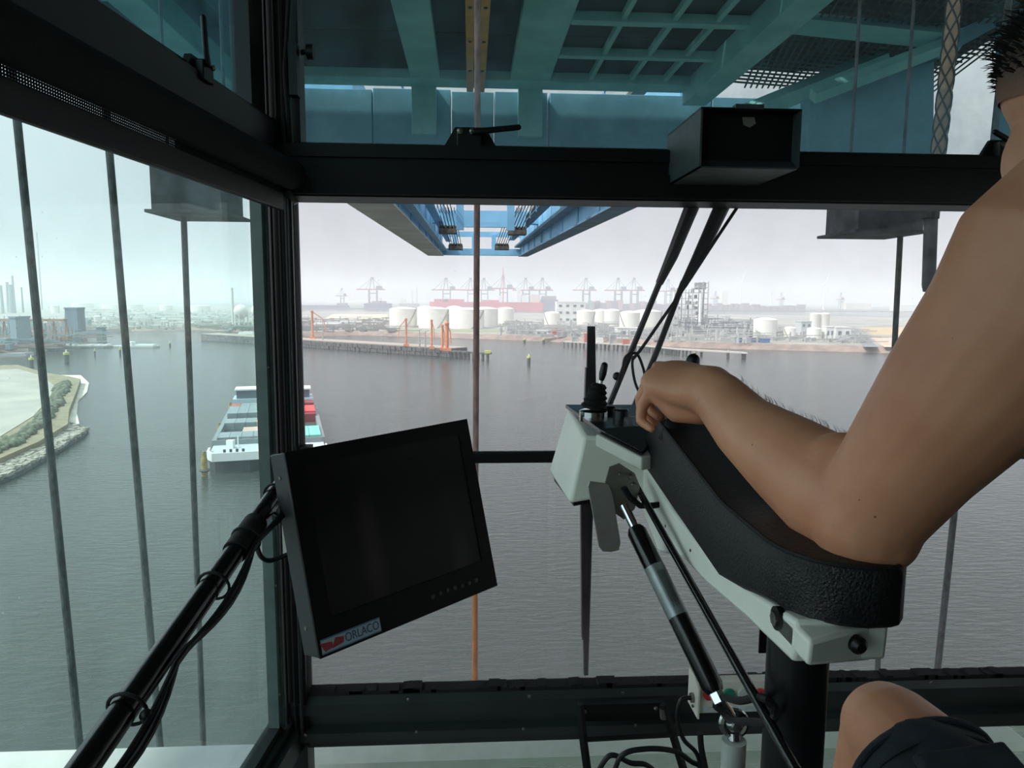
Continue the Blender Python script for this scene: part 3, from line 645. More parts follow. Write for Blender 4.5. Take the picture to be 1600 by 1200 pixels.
def fuse(bld, name, mat, voxel=.004, parent=None, smooth_it=4, fac=.5):
    """union of overlapping closed shapes as one continuous skin"""
    xs = [p.x for p in bld.v]; ys = [p.y for p in bld.v]; zs = [p.z for p in bld.v]
    origin = V(((min(xs)+max(xs))/2, (min(ys)+max(ys))/2, min(zs)))
    me = bpy.data.meshes.new(name); me.from_pydata([tuple(p-origin) for p in bld.v], [], bld.f); me.update()
    bm = bmesh.new(); bm.from_mesh(me); bmesh.ops.recalc_face_normals(bm, faces=bm.faces); bm.to_mesh(me); bm.free()
    o = bpy.data.objects.new(name, me); COL.objects.link(o)
    r = o.modifiers.new('r', 'REMESH'); r.mode = 'VOXEL'; r.voxel_size = voxel; r.adaptivity = 0
    s_ = o.modifiers.new('s', 'SMOOTH'); s_.iterations = smooth_it; s_.factor = fac
    bpy.context.view_layer.update()
    m2 = bpy.data.meshes.new_from_object(o.evaluated_get(bpy.context.evaluated_depsgraph_get()))
    bpy.data.objects.remove(o); m2.name = name
    m2.polygons.foreach_set('use_smooth', [True]*len(m2.polygons)); m2.materials.clear(); m2.materials.append(mat)
    o = bpy.data.objects.new(name, m2); COL.objects.link(o)
    if parent is not None: o.parent = parent; o.location = origin-wloc(parent)
    else: o.location = origin
    return o
def A(x, y, d): return atd(x, y, d)
pbd = B()
# left upper arm and forearm
pbd.tube([A(1735, 330, .50), A(1668, 415, .50), A(1592, 512, .52), A(1505, 615, .55), A(1425, 712, .585), A(1366, 790, .615)], [.068, .077, .067, .0605, .052, .047], 20, round_=True)
pbd.ball(A(1352, 812, .62), .047); pbd.ball(A(1372, 832, .612), .035)
pbd.tube([A(1352, 800, .62), A(1300, 768, .67), A(1232, 718, .73), A(1165, 668, .80), A(1124, 622, .86), A(1104, 609, .885)], [.047, .053, .047, .0375, .0325, .031], 20, round_=True)
pbd.ball(A(1315, 742, .655), .040)
# hand: palm, knuckles, five fingers
kn_ = {'pinky': A(1018, 606, .945), 'ring': A(1018, 588, .962), 'middle': A(1029, 574, .982), 'index': A(1050, 572, 1.0)}
sidev = (kn_['pinky']-kn_['index']).normalized()
pbd.tube([A(1108, 608, .88), A(1078, 603, .915), A(1045, 590, .955), A(1034, 585, .97)], [(.035, .028), (.039, .025), (.040, .0195), (.036, .016)], 18, side=sidev, round_=True)
pbd.tube([A(1098, 640, .90), A(1060, 636, .93), A(1030, 615, .945)], [.020, .022, .015], 12, round_=True)     # heel of the hand on the outer side
fing = {'pinky': [(1018, 606, .945), (1003, 637, .955), (1001, 658, .95), (1018, 670, .935)], 'ring': [(1018, 588, .962), (1002, 622, .985), (1003, 650, .985), (1022, 662, .965)],
        'middle': [(1029, 574, .982), (1014, 606, 1.015), (1014, 640, 1.015), (1032, 652, .995)], 'index': [(1050, 572, 1.0), (1037, 594, 1.04), (1037, 628, 1.04), (1052, 645, 1.02)]}
for k, f in fing.items():
    s_ = {'pinky': .86, 'ring': .95, 'middle': 1, 'index': .97}[k]
    P = [A(*q) for q in f]
    pbd.tube([P[0], P[0].lerp(P[1], .5), P[1], P[1].lerp(P[2], .5), P[2], P[3]], [.0105*s_, .0098*s_, .0102*s_, .009*s_, .009*s_, .0076*s_], 12, round_=True)
    pbd.ball(P[0]-UP*.001, .0112*s_)
pbd.tube([A(1092, 622, .93), A(1083, 638, .975), A(1066, 640, 1.01), A(1048, 636, 1.03)], [.017, .0135, .0118, .0095], 12, round_=True)   # thumb on the far side of the stick
# torso, neck, other arm
SL = A(1668, 415, .50); SR = SL+V((.40, .03, .0)); MIDS = (SL+SR)/2
HIP = V((MIDS.x+.0, .36, H-.60))
pbd.tube([HIP+V((0, -.02, -.06)), HIP+V((0, 0, .06)), HIP.lerp(MIDS, .42), HIP.lerp(MIDS, .72), MIDS+V((0, -.0, -.02)), MIDS+V((0, .01, .035))],
         [(.165, .11), (.16, .11), (.15, .10), (.168, .108), (.155, .092), (.10, .07)], 24, side=V((1, 0, 0)), round_=True)
HC = V((.611, .662, H+.192))                                     # head centre
pbd.tube([MIDS+V((0, -.0, 0)), MIDS.lerp(HC, .45)+V((-.015, .012, -.01)), HC+V((-.024, .012, -.05))], [.075, .064, .064], 20, round_=True)
pbd.tube([SL+V((.03, .0, .02)), SL.lerp(MIDS, .45)+V((0, .045, .045)), MIDS.lerp(HC, .5)+V((-.02, .02, .0))], [.055, .058, .062], 18, round_=True)      # trapezius
pbd.tube([SR, SR+V((.04, .10, -.15)), SR+V((.03, .16, -.27))], [.07, .058, .046], 16, round_=True)
pbd.tube([SR+V((.03, .16, -.27)), SR+V((.0, .30, -.25)), SR+V((-.02, .42, -.22))], [.046, .044, .031], 16, round_=True)
pr_ = SR+V((-.02, .42, -.22)); pbd.tube([pr_, pr_+V((-.01, .09, -.005))], [(.034, .024), (.04, .018)], 14, side=V((1, 0, 0)), round_=True)
for k in range(4):
    q = pr_+V((-.045+.022*k, .10, -.005)); pbd.tube([q, q+V((0, .03, -.012)), q+V((0, .04, -.04)), q+V((0, .025, -.055))], [.0105, .010, .009, .008], 10, round_=True)
q = pr_+V((-.045, .04, -.01)); pbd.tube([q, q+V((-.02, .04, -.015)), q+V((-.01, .065, -.03))], [.014, .012, .009], 10, round_=True)
# head, turned slightly down
hm = (Matrix.Rotation(R(-126), 3, 'Z') @ Matrix.Rotation(R(-6), 3, 'X')) * .91
def hd(x, y, z): return HC+hm @ V((x, y, z))
pbd.ball(hd(0, -.012, .028), (.079, .098, .092), 20, 14, hm); pbd.ball(hd(0, .03, -.03), (.064, .068, .085), 18, 12, hm)
pbd.ball(hd(0, .055, -.088), (.036, .034, .028), 14, 9, hm); pbd.ball(hd(0, .078, .018), (.055, .022, .018), 14, 9, hm)     # chin, brow
pbd.tube([hd(0, .09, .015), hd(0, .108, -.022), hd(0, .112, -.03)], [.009, .013, .015], 10, round_=True)                      # nose
pbd.tube([hd(-.024, .088, -.062), hd(0, .097, -.060), hd(.024, .088, -.062)], [.005, .008, .005], 8, round_=True)
for sx in (-1, 1):
    pbd.ball(hd(sx*.045, .07, -.018), (.022, .02, .018), 10, 8, hm)
    # ear: rim, lobe and bowl
    er = Matrix.Rotation(R(-18*sx), 3, 'Z'); ec = hd(sx*.076, -.048, -.006)
    eb = B().torus((0, 0, 0), (1, 0, 0), .018, .0045, 20, 8)
    for p in eb.v:
        p.z *= 1.35; p.y *= .85
    pbd.add([ec+hm @ (er @ (p+V((sx*.008, -.004, .002)))) for p in eb.v], eb.f)
    pbd.ball(ec, (.009, .015, .020), 10, 8, hm); pbd.ball(ec+hm @ V((sx*.004, .004, -.021)), (.005, .007, .008), 10, 8)
# legs
KN = A(1390, 1140, .90); HL = HIP+V((-.095, .06, -.02)); HRr = HIP+V((.095, .06, -.02)); KR = V((2*HIP.x-KN.x+.16, KN.y-.02, KN.z-.03))
for hpp, kne in ((HL, KN), (HRr, KR)):
    pbd.tube([hpp, hpp.lerp(kne, .5), kne+V((0, -.06, 0)), kne], [.088, .078, .064, .058], 20, round_=True)
    ank = V((kne.x-.01, kne.y+.10, H-1.03)); pbd.tube([kne, kne.lerp(ank, .3)+V((0, -.015, 0)), kne.lerp(ank, .7), ank], [.056, .058, .042, .034], 18, round_=True)
person = fuse(pbd, 'person', SKIN, .0034, None, 9)
tag(person, 'bare-armed person in dark shorts, one hand on the console joystick', 'person')
# shorts: follow the thighs with folds
sb_ = B()
for hpp, kne in ((HL, KN), (HRr, KR)):
    ke = kne.lerp(hpp, .17)
    sb_.tube([hpp+V((0, -.05, 0)), hpp.lerp(ke, .35), hpp.lerp(ke, .7), ke], [.115, .105, .093, .086], 26)
sb_.tube([HIP+V((0, -.03, -.10)), HIP+V((0, -.01, .03)), HIP+V((0, 0, .12))], [(.20, .14), (.195, .14), (.172, .125)], 26, side=V((1, 0, 0)))
CLO = M('dark_blue_cotton', (40, 50, 60), .85, 0, .18, 30, .25, 500)
sho = fuse(sb_, 'shorts', CLO, .006, person, 3)
for vtx in sho.data.vertices:
    p = vtx.co; q = p*16
    d = (abs(noise.noise(V((q.x*.8+q.y*.7, q.y*.25, q.z*.9)))))*.016-.004
    vtx.co = p+vtx.normal*d
hem = B()
ke = KN.lerp(HL, .17); ax_ = (KN-HL).normalized(); hem.torus(ke-ax_*.004, ax_, .0845, .0045, 40, 8); hem.torus(ke-ax_*.03, ax_, .0885, .0018, 40, 6); hem.build('hem', CLO, sho)
pk = B(); n_o = (-FW-ax_*(-FW).dot(ax_)).normalized(); s_o = ax_.cross(n_o)
P0 = HL.lerp(KN, .52)
pk.hexa([P0+n_o*.092+s_o*a*.05+ax_*b for a, b in ((-1, -.07), (1, -.07), (1, .07), (-1, .07))]+[P0+n_o*.103+s_o*a*.047+ax_*b for a, b in ((-1, -.067), (1, -.067), (1, .067), (-1, .067))])
pk.build('pocket', CLO, sho, bevel=.003)
# dark vest on the torso (back and front, arms bare)
vb = B(); vb.tube([HIP+V((0, 0, .04)), HIP.lerp(MIDS, .42), HIP.lerp(MIDS, .72), MIDS+V((.02, -.005, -.05)), MIDS+V((.02, 0, .0)), MIDS+V((.02, .005, .03))], [(.178, .125), (.168, .118), (.188, .130), (.168, .118), (.140, .108), (.105, .09)], 26, side=V((1, 0, 0)))
fuse(vb, 'vest', CLO, .006, person, 3)
# hair: close-cropped cap, longer on top and in front
HAIR = M('dark_hair', (24, 20, 18), .6, 0, .2, 80)
STUB = M('stubble', (92, 72, 60), .8, 0, .25, 300)
hb_ = B()
for i in range(15):
    for j in range(40):
        ph = 2*math.pi*j/40; th = R(4+i*(58 if math.sin(ph) > .75 else 80 if math.sin(ph) > .3 else 106)/14)
        rr2 = V((.0803*math.sin(th)*math.cos(ph), .0995*math.sin(th)*math.sin(ph), .0938*math.cos(th)))
        hb_.v.append(hd(0, -.012, .028)+hm @ rr2)
for i in range(14):
    for j in range(40):
        a = i*40+j; b = i*40+(j+1) % 40; hb_.f.append((a, a+40, b+40, b))
sn = STUB.node_tree.nodes; sl_ = STUB.node_tree.links                      # a faded cut: hair thins out towards the nape
tcn = sn.new('ShaderNodeTexCoord'); sxn = sn.new('ShaderNodeSeparateXYZ'); sl_.new(tcn.outputs['Object'], sxn.inputs[0])
mrn = sn.new('ShaderNodeMapRange'); mrn.inputs['From Min'].default_value = .0; mrn.inputs['From Max'].default_value = .045; sl_.new(sxn.outputs['Z'], mrn.inputs['Value'])
mxn = sn.new('ShaderNodeMix'); mxn.data_type = 'RGBA'; sl_.new(mrn.outputs[0], mxn.inputs[0]); mxn.inputs[6].default_value = rgb(158, 112, 92)
src = sn['Principled BSDF'].inputs['Base Color'].links[0].from_socket; sl_.new(src, mxn.inputs[7]); sl_.new(mxn.outputs[2], sn['Principled BSDF'].inputs['Base Color'])
hb_.build('cropped_hair', STUB, person, 60)
st_ = B(); rnd = random.Random(3)
for k in range(2600):
    th = R(rnd.uniform(0, 62)); ph = rnd.uniform(0, 2*math.pi)
    if math.sin(ph) < -.72: th *= 1.55                     # the longer hair runs down the back of the head
    c = hd(0, -.012, .028)+hm @ V((.081*math.sin(th)*math.cos(ph), .101*math.sin(th)*math.sin(ph), .095*math.cos(th)))
    nrm = (c-hd(0, -.012, .0)).normalized(); fwd = hm @ V((0, 1, 0))
    L = rnd.uniform(.010, .022) if th < R(84) else rnd.uniform(.004, .010)
    d1 = (nrm+fwd*rnd.uniform(-.6, .1)+V((rnd.uniform(-.3, .3), 0, rnd.uniform(-.3, .5)))).normalized()
    d2 = (d1+V((rnd.uniform(-.5, .5), rnd.uniform(-.2, .5), rnd.uniform(-.9, .2)))).normalized()
    st_.tube([c-nrm*.003, c+d1*L*.6, c+d1*L*.6+d2*L*.5], [.0009, .0006, .0002], 4, caps=False)
tag(st_.build('hair_strands', HAIR, person, 60), kind='stuff')
# fine hair along the forearm
fh = B(); axis_pts = [A(1300, 768, .67), A(1232, 718, .73), A(1165, 668, .80), A(1124, 622, .86)]; rads = [.053, .047, .0375, .033]
for k in range(420):
    t = rnd.random()*2.98; i = int(t); f_ = t-i; c = axis_pts[i].lerp(axis_pts[i+1], f_); r_ = rads[i]*(1-f_)+rads[i+1]*f_
    ax_ = (axis_pts[i+1]-axis_pts[i]).normalized(); u1 = ax_.cross(FW).normalized()
    if u1.z < 0: u1 = -u1
    v1 = ax_.cross(u1); 
    if v1.dot(FW) < 0: v1 = -v1
    an = rnd.uniform(-.5, 1.1); d = u1*math.cos(an)+v1*math.sin(an)
    p0 = c+d*(r_-.002); fh.tube([p0, p0+(d*.6+ax_*.5)*.006, p0+(d*.7+ax_*1.2)*.009], [.00026, .0002, .00008], 3, caps=False)
tag(fh.build('forearm_hair', HAIR, person, 60), kind='stuff')

# operator's seat, mostly outside the picture
seat = thing('operator_seat', 'black operator seat under the person, beside the console column', 'seat', (HIP.x, .35, H-1.12))
B().bb((HIP.x-.2, .18, H-.82), (HIP.x+.24, .72, H-.715)).build('cushion', LEA, seat, bevel=.03)
B().hexa(Q((HIP.x-.2, .06, H-.74), (HIP.x+.24, .06, H-.74), (HIP.x+.24, .17, H-.74), (HIP.x-.2, .17, H-.74), (HIP.x-.2, -.02, H-.1), (HIP.x+.24, -.02, H-.1), (HIP.x+.24, .09, H-.1), (HIP.x-.2, .09, H-.1))).build('backrest', LEA, seat, bevel=.03)
B().cyl((HIP.x, .4, H-1.12), (HIP.x, .4, H-.82), .06, 20).build('pedestal', BLK, seat)

# ================================================================== ROPES AND TROLLEY OUTSIDE THE CAB
ROPE = M('grey_rope', (84, 90, 88), .6, .2, .35, 60, .3, 200, stretch=(1, 1, .4))
RUST = M('brown_rope', (168, 138, 128), .7, .1, .25, 50, .3, 200, stretch=(1, 1, .3))
ORNG = M('orange_rope', (196, 124, 52), .6, 0, .15, 50, .2, 200, stretch=(1, 1, .3))
YR_ = 3.0
def rope(x0, y0, x1, y1, Y, r, label, mat=ROPE, z_top=3.3, z_bot=-30):
    a, b = aty(x0, y0, Y), aty(x1, y1, Y); d = (b-a).normalized(); k = (H+z_top-a.z)/d.z; a2 = a+d*k; k = (H+z_bot-a.z)/d.z; b2 = a+d*k
    return tag(B().tube([a2, b2], r, 10).build('hoist_rope', mat, None), label, 'rope', 'ropes hanging outside the cab')
rope(28, 200, 125, 1170, YR_, .0155, 'dark steel rope outside the tall side window, the one farthest from the corner post')
rope(172, 250, 253, 1200, YR_, .0145, 'dark steel rope outside the tall side window, the middle one of three')
def block(px0, px1, py_f0, py_f1, Y, label, rope_px, rlabel, fl=.025):
    a, b = aty(px0, py_f1, Y), aty(px1, py_f1, Y); z = (a.z+b.z)/2
    t = thing('rope_guide_box', label, 'box', ((a.x+b.x)/2, Y, z), 'rope guide boxes')
    MB_ = M('weathered_grey', (92, 98, 104), .7, .1, .35, 9)
    B().bb((a.x+.02, Y, z+.012), (b.x-.02, Y+.28, H+.58)).build('housing', MB_, t); [B().cyl(((a.x+b.x)/2+o_, Y+.14, H+.58), ((a.x+b.x)/2+o_, Y+.14, H+3.6), .007, 6).build('hanger_rod', MB_, t) for o_ in (-.12, .12)]; B().bb((a.x, Y-.02, z), (b.x, Y+.32, z+.012)).build('flange', MB_, t)
    (x0, y0), (x1, y1) = rope_px
    p, q = aty(x0, y0, Y+.14), aty(x1, y1, Y+.14); p = V((p.x, p.y, z)); d = (q-p).normalized()
    tag(B().tube([p, p+d*((H-30-p.z)/d.z)], .0125, 10).build('hoist_rope', ROPE, None), rlabel, 'rope', 'ropes hanging outside the cab')
block(229, 354, 320, 333, 3.0, 'grey rope guide box with a bottom flange above the tall side window view', ((287, 338), (318, 1170)), 'dark steel rope under the guide box outside the side window')
block(1333, 1449, 352, 364, 3.0, 'grey rope guide box with a bottom flange near the hanging hose', ((1407, 365), (1371, 1050)), 'dark steel rope under the guide box by the hanging hose')
rope(1507, 650, 1464, 1055, YR_, .0145, 'dark steel rope seen between the bare arm and the thigh')
a, b = aty(746, 200, 3.4), aty(741, 1190, 3.4)
rt_ = thing('trailing_rope', 'brown rope turning orange lower down, hanging straight before the front window', 'rope', b)
zsp = aty(742, 925, 3.4)
B().tube([V((a.x, a.y, H+3.4)), a, zsp], .0145, 12).build('brown_length', RUST, rt_); B().tube([zsp, V((b.x, b.y, H-30))], .0142, 12).build('orange_length', ORNG, rt_)
# net-wrapped hose with its end piece
p0, p1, p2 = aty(1496, -40, 2.9), aty(1466, 240, 2.9), aty(1455, 330, 2.9); p3 = aty(1451, 446, 2.9); p4 = aty(1450, 456, 2.9)
ho = thing('hanging_hose', 'tan hose in a criss-cross net sleeve ending in a grey pipe', 'hose', p4)
HOSE = M('tan_hose', (170, 148, 122), .7, 0, .15, 30)
B().tube([p0+(p0-p1).normalized()*.9, p0, p1, p2], .026, 16).build('hose', HOSE, ho)
d = (p1-p0).normalized(); uu = d.orthogonal().normalized(); vv = d.cross(uu); L = (p2-p0).length+.3
for sgn in (1, -1):
    for ph0 in (0, math.pi/2, math.pi, 1.5*math.pi):
        B().tube([p0-d*.3+d*(L*i/90)+(uu*math.cos(sgn*i/90*22+ph0)+vv*math.sin(sgn*i/90*22+ph0))*.0275 for i in range(91)], .0035, 5).build('net_strand', M('dark_net', (58, 58, 54), .7), ho)
B().tube([p2-d*.02, p2+d*.03], .033, 16).build('collar', ROPE, ho)
B().tube([p2, p3, p4], [.026, .026, .019], 12).build('end_pipe', M('weathered_grey', (92, 98, 104)), ho)

# trolley frame overhead -------------------------------------------------
TEAL = M('teal_paint', (142, 206, 202), .55, 0, .16, 1.6, .05, 8, col2=(116, 180, 176))
TEALD = M('teal_panel', (56, 66, 64), .75, 0, .25, 1.2, .05, 8, col2=(44, 36, 33))
BLUEP = M('blue_crane_paint', (140, 196, 226), .5, 0, .10, .7, .03, 8, col2=(120, 176, 208))
YEL = M('yellow_rail', (214, 160, 48), .5, 0, .15, 3)
GRAT = M('rusty_grating', (92, 84, 78), .8, .2, .25, 6)
ZC = 3.5
tf = thing('trolley_frame', 'teal steel underside of the crane trolley above the upper front window', 'crane frame', (0, 8, H+3.2))
def cb(name, x0, x1, y0, y1, z0, z1, mat): return B().bb((x0, y0, H+z0), (x1, y1, H+z1)).build(name, mat, tf, bevel=.01)
def ux(px, py, z=ZC): return atz(px, py, z)
# dark deck panels, a row of plates with joints
xs = [-6.6, -4.6, -3.2, -.75, .95, 2.6, 3.9]
for i in range(len(xs)-1):
    for j, (y0, y1) in enumerate(((-4, -1.02), (-1, 1.98), (2, 5.98), (6, 8.28), (8.3, 10.18), (10.2, 12.15))):
        if xs[i] < -5 and y0 < 5: continue
        cb('deck_panel', xs[i]+.01, xs[i+1]-.01, y0, y1, ZC+.1, ZC+.16, TEALD)
for j, (y0, y1) in enumerate(((.02, 6.98), (7.0, 8.0))): cb('deck_panel', 3.92, 8.5, y0, y1, ZC+.1, ZC+.16, TEALD)
cb('long_beam', -.93, -.465, -5, 12.2, ZC-.02, ZC+.1, TEAL); cb('long_beam', .64, 1.28, -5, 12.2, ZC-.02, ZC+.1, TEAL)
cb('long_beam', 3.55, 3.95, -5, 12.2, ZC-.25, ZC+.1, TEAL); cb('long_beam', -4.0, -3.6, -5, 12.2, ZC-.25, ZC+.1, TEAL)
cb('cross_beam', -6.6, 8, 7.1, 7.45, ZC-.06, ZC+.1, TEAL); cb('cross_beam', -6.6, 3.9, 11.75, 12.2, ZC-.05, ZC+.1, TEAL)
cb('cross_beam', 1.28, 3.6, 9.3, 9.45, ZC-.03, ZC+.1, TEAL); cb('cross_beam', 1.28, 3.6, 10.6, 10.72, ZC-.03, ZC+.1, TEAL)
for k, x in enumerate((1.9, 2.55, 3.1)): cb('stiffener', x, x+.07, 4, 11.8, ZC-.0, ZC+.1, TEAL)
cb('rail', -.05, .06, 4.5, 12.1, ZC-.14, ZC-.03, YEL); cb('rail', .13, .24, 4.5, 12.1, ZC-.14, ZC-.03, YEL)
for y in (6.6, 7.6, 8.7, 9.8, 11.0):
    for x in (.005, .185): B().cyl((x, y, H+ZC-.15), (x, y, H+ZC-.13), .025, 8).build('rail_bolt', BLK, tf)
# front cross girder of the trolley
for (x0, x1) in ((-3.7, -1.62), (-1.6, -.32), (-.30, .40), (.42, 1.3), (1.34, 4.1), (4.12, 8.0)):
    cb('front_girder', x0, x1, 12.35, 12.75, 2.35, 3.45+.015*math.sin(x0*7), M('blue_teal_paint', (112, 168, 186), .6, 0, .3, 1.0, col2=(78, 128, 142)))
for x in (-.75, 1.0): cb('hanger', x-.2, x+.2, 12.15, 12.4, 2.7, ZC, TEAL)
# grating walkway, stair-like braces and side frame on the far side
gx0, gx1, gy0, gy1 = 4.0, 7.2, 8.1, 11.9
for i in range(34):
    x = gx0+(gx1-gx0)*i/33
    B().tube([(x-.5, gy0, H+ZC-.02), (x+.5, gy1, H+ZC-.02)], .016, 4).build('grating_bar', GRAT, tf)
for i in range(24):
    y = gy0+(gy1-gy0)*i/23
    B().tube([(gx0, y-.25, H+ZC), (gx1, y+.25, H+ZC)], .016, 4).build('grating_bar', GRAT, tf)
cb('walkway_panel', gx0-.1, gx1+.3, gy0, gy1, ZC+.25, ZC+.3, TEALD)
def vbeam(name, pa_, pb2, w_, mat=TEAL): return B().tube([pa_, pb2], w_, 4).build(name, mat, tf)
vbeam('brace', aty(1130, 192, 11.5), aty(1390, 88, 10.2), .16); vbeam('brace', aty(1190, 30, 9.0), aty(1500, 62, 9.2), .14); vbeam('brace', aty(1270, 150, 9.0), aty(1480, 70, 9.0), .10)
sp_ = [aty(x, y, 9.2) for x, y in ((1265, 150), (1380, 105), (1460, 80), (1457, 300), (1265, 300))]
B().prism(sp_, (0, .25, 0)).build('side_panel', M('blue_teal_paint', (92, 150, 176)), tf)
sp_ = [aty(x, y, 9.0) for x, y in ((1466, 92), (1556, 42), (1556, 20), (1466, 60))]; B().prism(sp_, (0, .3, 0)).build('side_beam', M('blue_teal_paint', (92, 150, 176)), tf)
sp_ = [aty(x, y, 8.8) for x, y in ((1602, -60), (1690, -60), (1690, 300), (1602, 300))]; B().prism(sp_, (0, .5, 0)).build('side_leg', M('blue_teal_paint', (92, 150, 176)), tf)
for k, y in enumerate((6.3, 8.5, 10.4)): cb('cross_beam', -6.6, -4.0, y, y+.4, ZC-.12, ZC+.1, TEAL)

# boom reaching out over the water ---------------------------------------
ZBm = 3.1
BT = .0234                              # the boom rises slightly outwards
bo = thing('crane_boom', 'light blue crane boom with twin girders reaching out over the water', 'crane boom', (0, 52, H+ZBm))
def bt(p): p = V(p); return V((p.x, p.y, p.z+(p.y-52)*BT))
def bob(bld, name, mat, smooth=32):
    bld.v = [bt(p) for p in bld.v]; return bld.build(name, mat, bo, smooth)
def bbx_(name, x0, x1, y0, y1, z0, z1, mat=None): return bob(B().bb((x0, y0, H+z0), (x1, y1, H+z1)), name, mat or BLUEP, 0)
GREYB = M('grey_girder_bottom', (236, 234, 226), .6, 0, .12, .5, col2=(214, 204, 190))
BLUED = M('blue_flange', (112, 150, 176), .6, 0, .2, 1.5, col2=(92, 122, 142))
E0, E1 = 12.5, 52.0
bbx_('girder', -2.9, -1.95, E0, E1, ZBm+.06, ZBm+1.7); bbx_('girder', 3.6, 4.05, E0, E1, ZBm+.06, ZBm+2.0)
bbx_('girder_bottom_plate', -2.98, -1.87, E0, E1, ZBm, ZBm+.06, GREYB); bbx_('girder_bottom_plate', 3.5, 4.15, E0, E1, ZBm, ZBm+.06, BLUED)
bbx_('trolley_rail', -1.87, -1.6, E0, E1, ZBm+.3, ZBm+.42); bbx_('trolley_rail', 3.2, 3.6, E0, E1, ZBm+.62, ZBm+.74, BLUED)
bbx_('walkway', -1.7, -1.35, E0, E1, ZBm+1.0, ZBm+1.04); bbx_('walkway', 2.75, 3.2, E0, E1, ZBm+1.15, ZBm+1.19, BLUED)
for y in (20.5, 28, 38): bbx_('cross_tie', -2.0, 3.7, y, y+.7, ZBm+1.2, ZBm+1.85)
bbx_('end_beam', -2.9, 4.05, E1-.9, E1, ZBm+.05, ZBm+.5); bbx_('end_beam', -2.9, 4.05, E1-.6, E1-.3, ZBm+1.35, ZBm+1.7)
for x in (-1.05, 1.7, .3): bbx_('upright', x-.16, x+.16, E1-.8, E1-.4, ZBm+.45, ZBm+1.5)
for x, y in ((-.42, 31), (1.75, 31)): bbx_('hanger', x-.16, x+.16, y, y+.3, ZBm+.35, ZBm+1.9)
bbx_('hanger_tie', -1.4, 2.8, 36, 36.3, ZBm+.85, ZBm+1.1); bbx_('pipe_beam', -1.7, 3.0, 23, 23.5, ZBm+1.5, ZBm+1.75, WHITE)
MACH = M('machine_grey', (118, 112, 100), .7, .2, .3, 4)
for k, (px, py, Y) in enumerate(((700, 362, 36), (808, 364, 36), (712, 388, 46), (784, 388, 46))):
    c = aty(px, py, Y); B().bb(c-V((.45, .4, .10)), c+V((.45, .4, .12))).build('sheave_platform', MACH, bo)
    for i in range(4): B().cyl(c+V((-.3+.2*i, -.1, .15)), c+V((-.3+.2*i, .05, .15)), .16, 10).build('sheave', MACH, bo)
    for i in range(6):
        q = c+V((-.35+.14*i, 0, .2)); B().cyl(q, q+V((-.25 if px < 745 else .3, -9, 1.2)), .022, 5).build('boom_rope', BLK, bo)
for y in range(15, 52, 3):
    for x in (-1.35, 2.75): bob(B().cyl((x, y, H+ZBm+1.04), (x, y, H+ZBm+2.0), .025, 5), 'handrail_post', BLUEP)
for x in (-1.35, 2.75): bob(B().cyl((x, E0, H+ZBm+2.0), (x, E1, H+ZBm+2.0), .025, 5), 'handrail', BLUEP)
for k in range(9):
    y = 16+k*4
    for x in (-1.93, 3.58): bob(B().tube([(x, y, H+ZBm+.1), (x, y, H+ZBm+1.7)], .05, 4), 'web_stiffener', BLUEP)
bbx_('cable_tray', 2.9, 3.15, E0, E1, ZBm+1.5, ZBm+1.6, MACH)

# cream ledge below the front pane, outside
tag(B().bb((-3.2, 1.93, H-1.36), (1.7, 2.035, H-1.33)).build('outer_ledge', WHITE, None), 'cream beam outside below the lower window rail', 'beam')

# ================================================================== HARBOUR
# water
WATER = bpy.data.materials.new('harbour_water'); WATER.use_nodes = True; MATS['harbour_water'] = WATER
nn = WATER.node_tree.nodes; ll = WATER.node_tree.links; pb = nn['Principled BSDF']
pb.inputs['Base Color'].default_value = (.036, .043, .037, 1); pb.inputs['Roughness'].default_value = .16; pb.inputs['IOR'].default_value = 1.33
tcs = nn.new('ShaderNodeTexCoord'); mp = nn.new('ShaderNodeMapping'); mp.inputs['Scale'].default_value = (.42, 1.25, 1); mp.inputs['Rotation'].default_value = (0, 0, R(6))
ll.new(tcs.outputs['Object'], mp.inputs[0])
n1 = nn.new('ShaderNodeTexNoise'); n1.inputs['Scale'].default_value = .85; n1.inputs['Detail'].default_value = 4; n1.inputs['Roughness'].default_value = .55; ll.new(mp.outputs[0], n1.inputs['Vector'])
n2 = nn.new('ShaderNodeTexNoise'); n2.inputs['Scale'].default_value = .04; n2.inputs['Detail'].default_value = 3; ll.new(tcs.outputs['Object'], n2.inputs['Vector'])
ad = nn.new('ShaderNodeMath'); ad.operation = 'MULTIPLY_ADD'; ad.inputs[1].default_value = 1.0; ll.new(n1.outputs['Fac'], ad.inputs[0]); ll.new(n2.outputs['Fac'], ad.inputs[2])
bp = nn.new('ShaderNodeBump'); bp.inputs['Strength'].default_value = .55; bp.inputs['Distance'].default_value = .35; ll.new(ad.outputs[0], bp.inputs['Height']); ll.new(bp.outputs[0], pb.inputs['Normal'])
struct(B().add([(-6000, -800, 0), (6000, -800, 0), (6000, 9000, 0), (-6000, 9000, 0)], [(0, 1, 2, 3)]).build('water', WATER, None, 0), 'grey-green harbour water')
def fx(px, D, z=0.0):      # point over the water at forward distance D under pixel column px
    p = aty(px, 470, D); return V((p.x, D, z))
def dist(py, px=800, z=0.0): return wat(px, py, z).y
LANDM = M('industrial_ground', (168, 162, 150), .9, 0, .2, .02, col2=(134, 134, 126))
BANKM = M('bank_brown', (158, 136, 120), .9, 0, .2, .15, .3, 1, col2=(128, 112, 102))
STONE = M('quay_stone', (112, 110, 106), .9, 0, .3, .4, .4, 2, col2=(66, 64, 62))
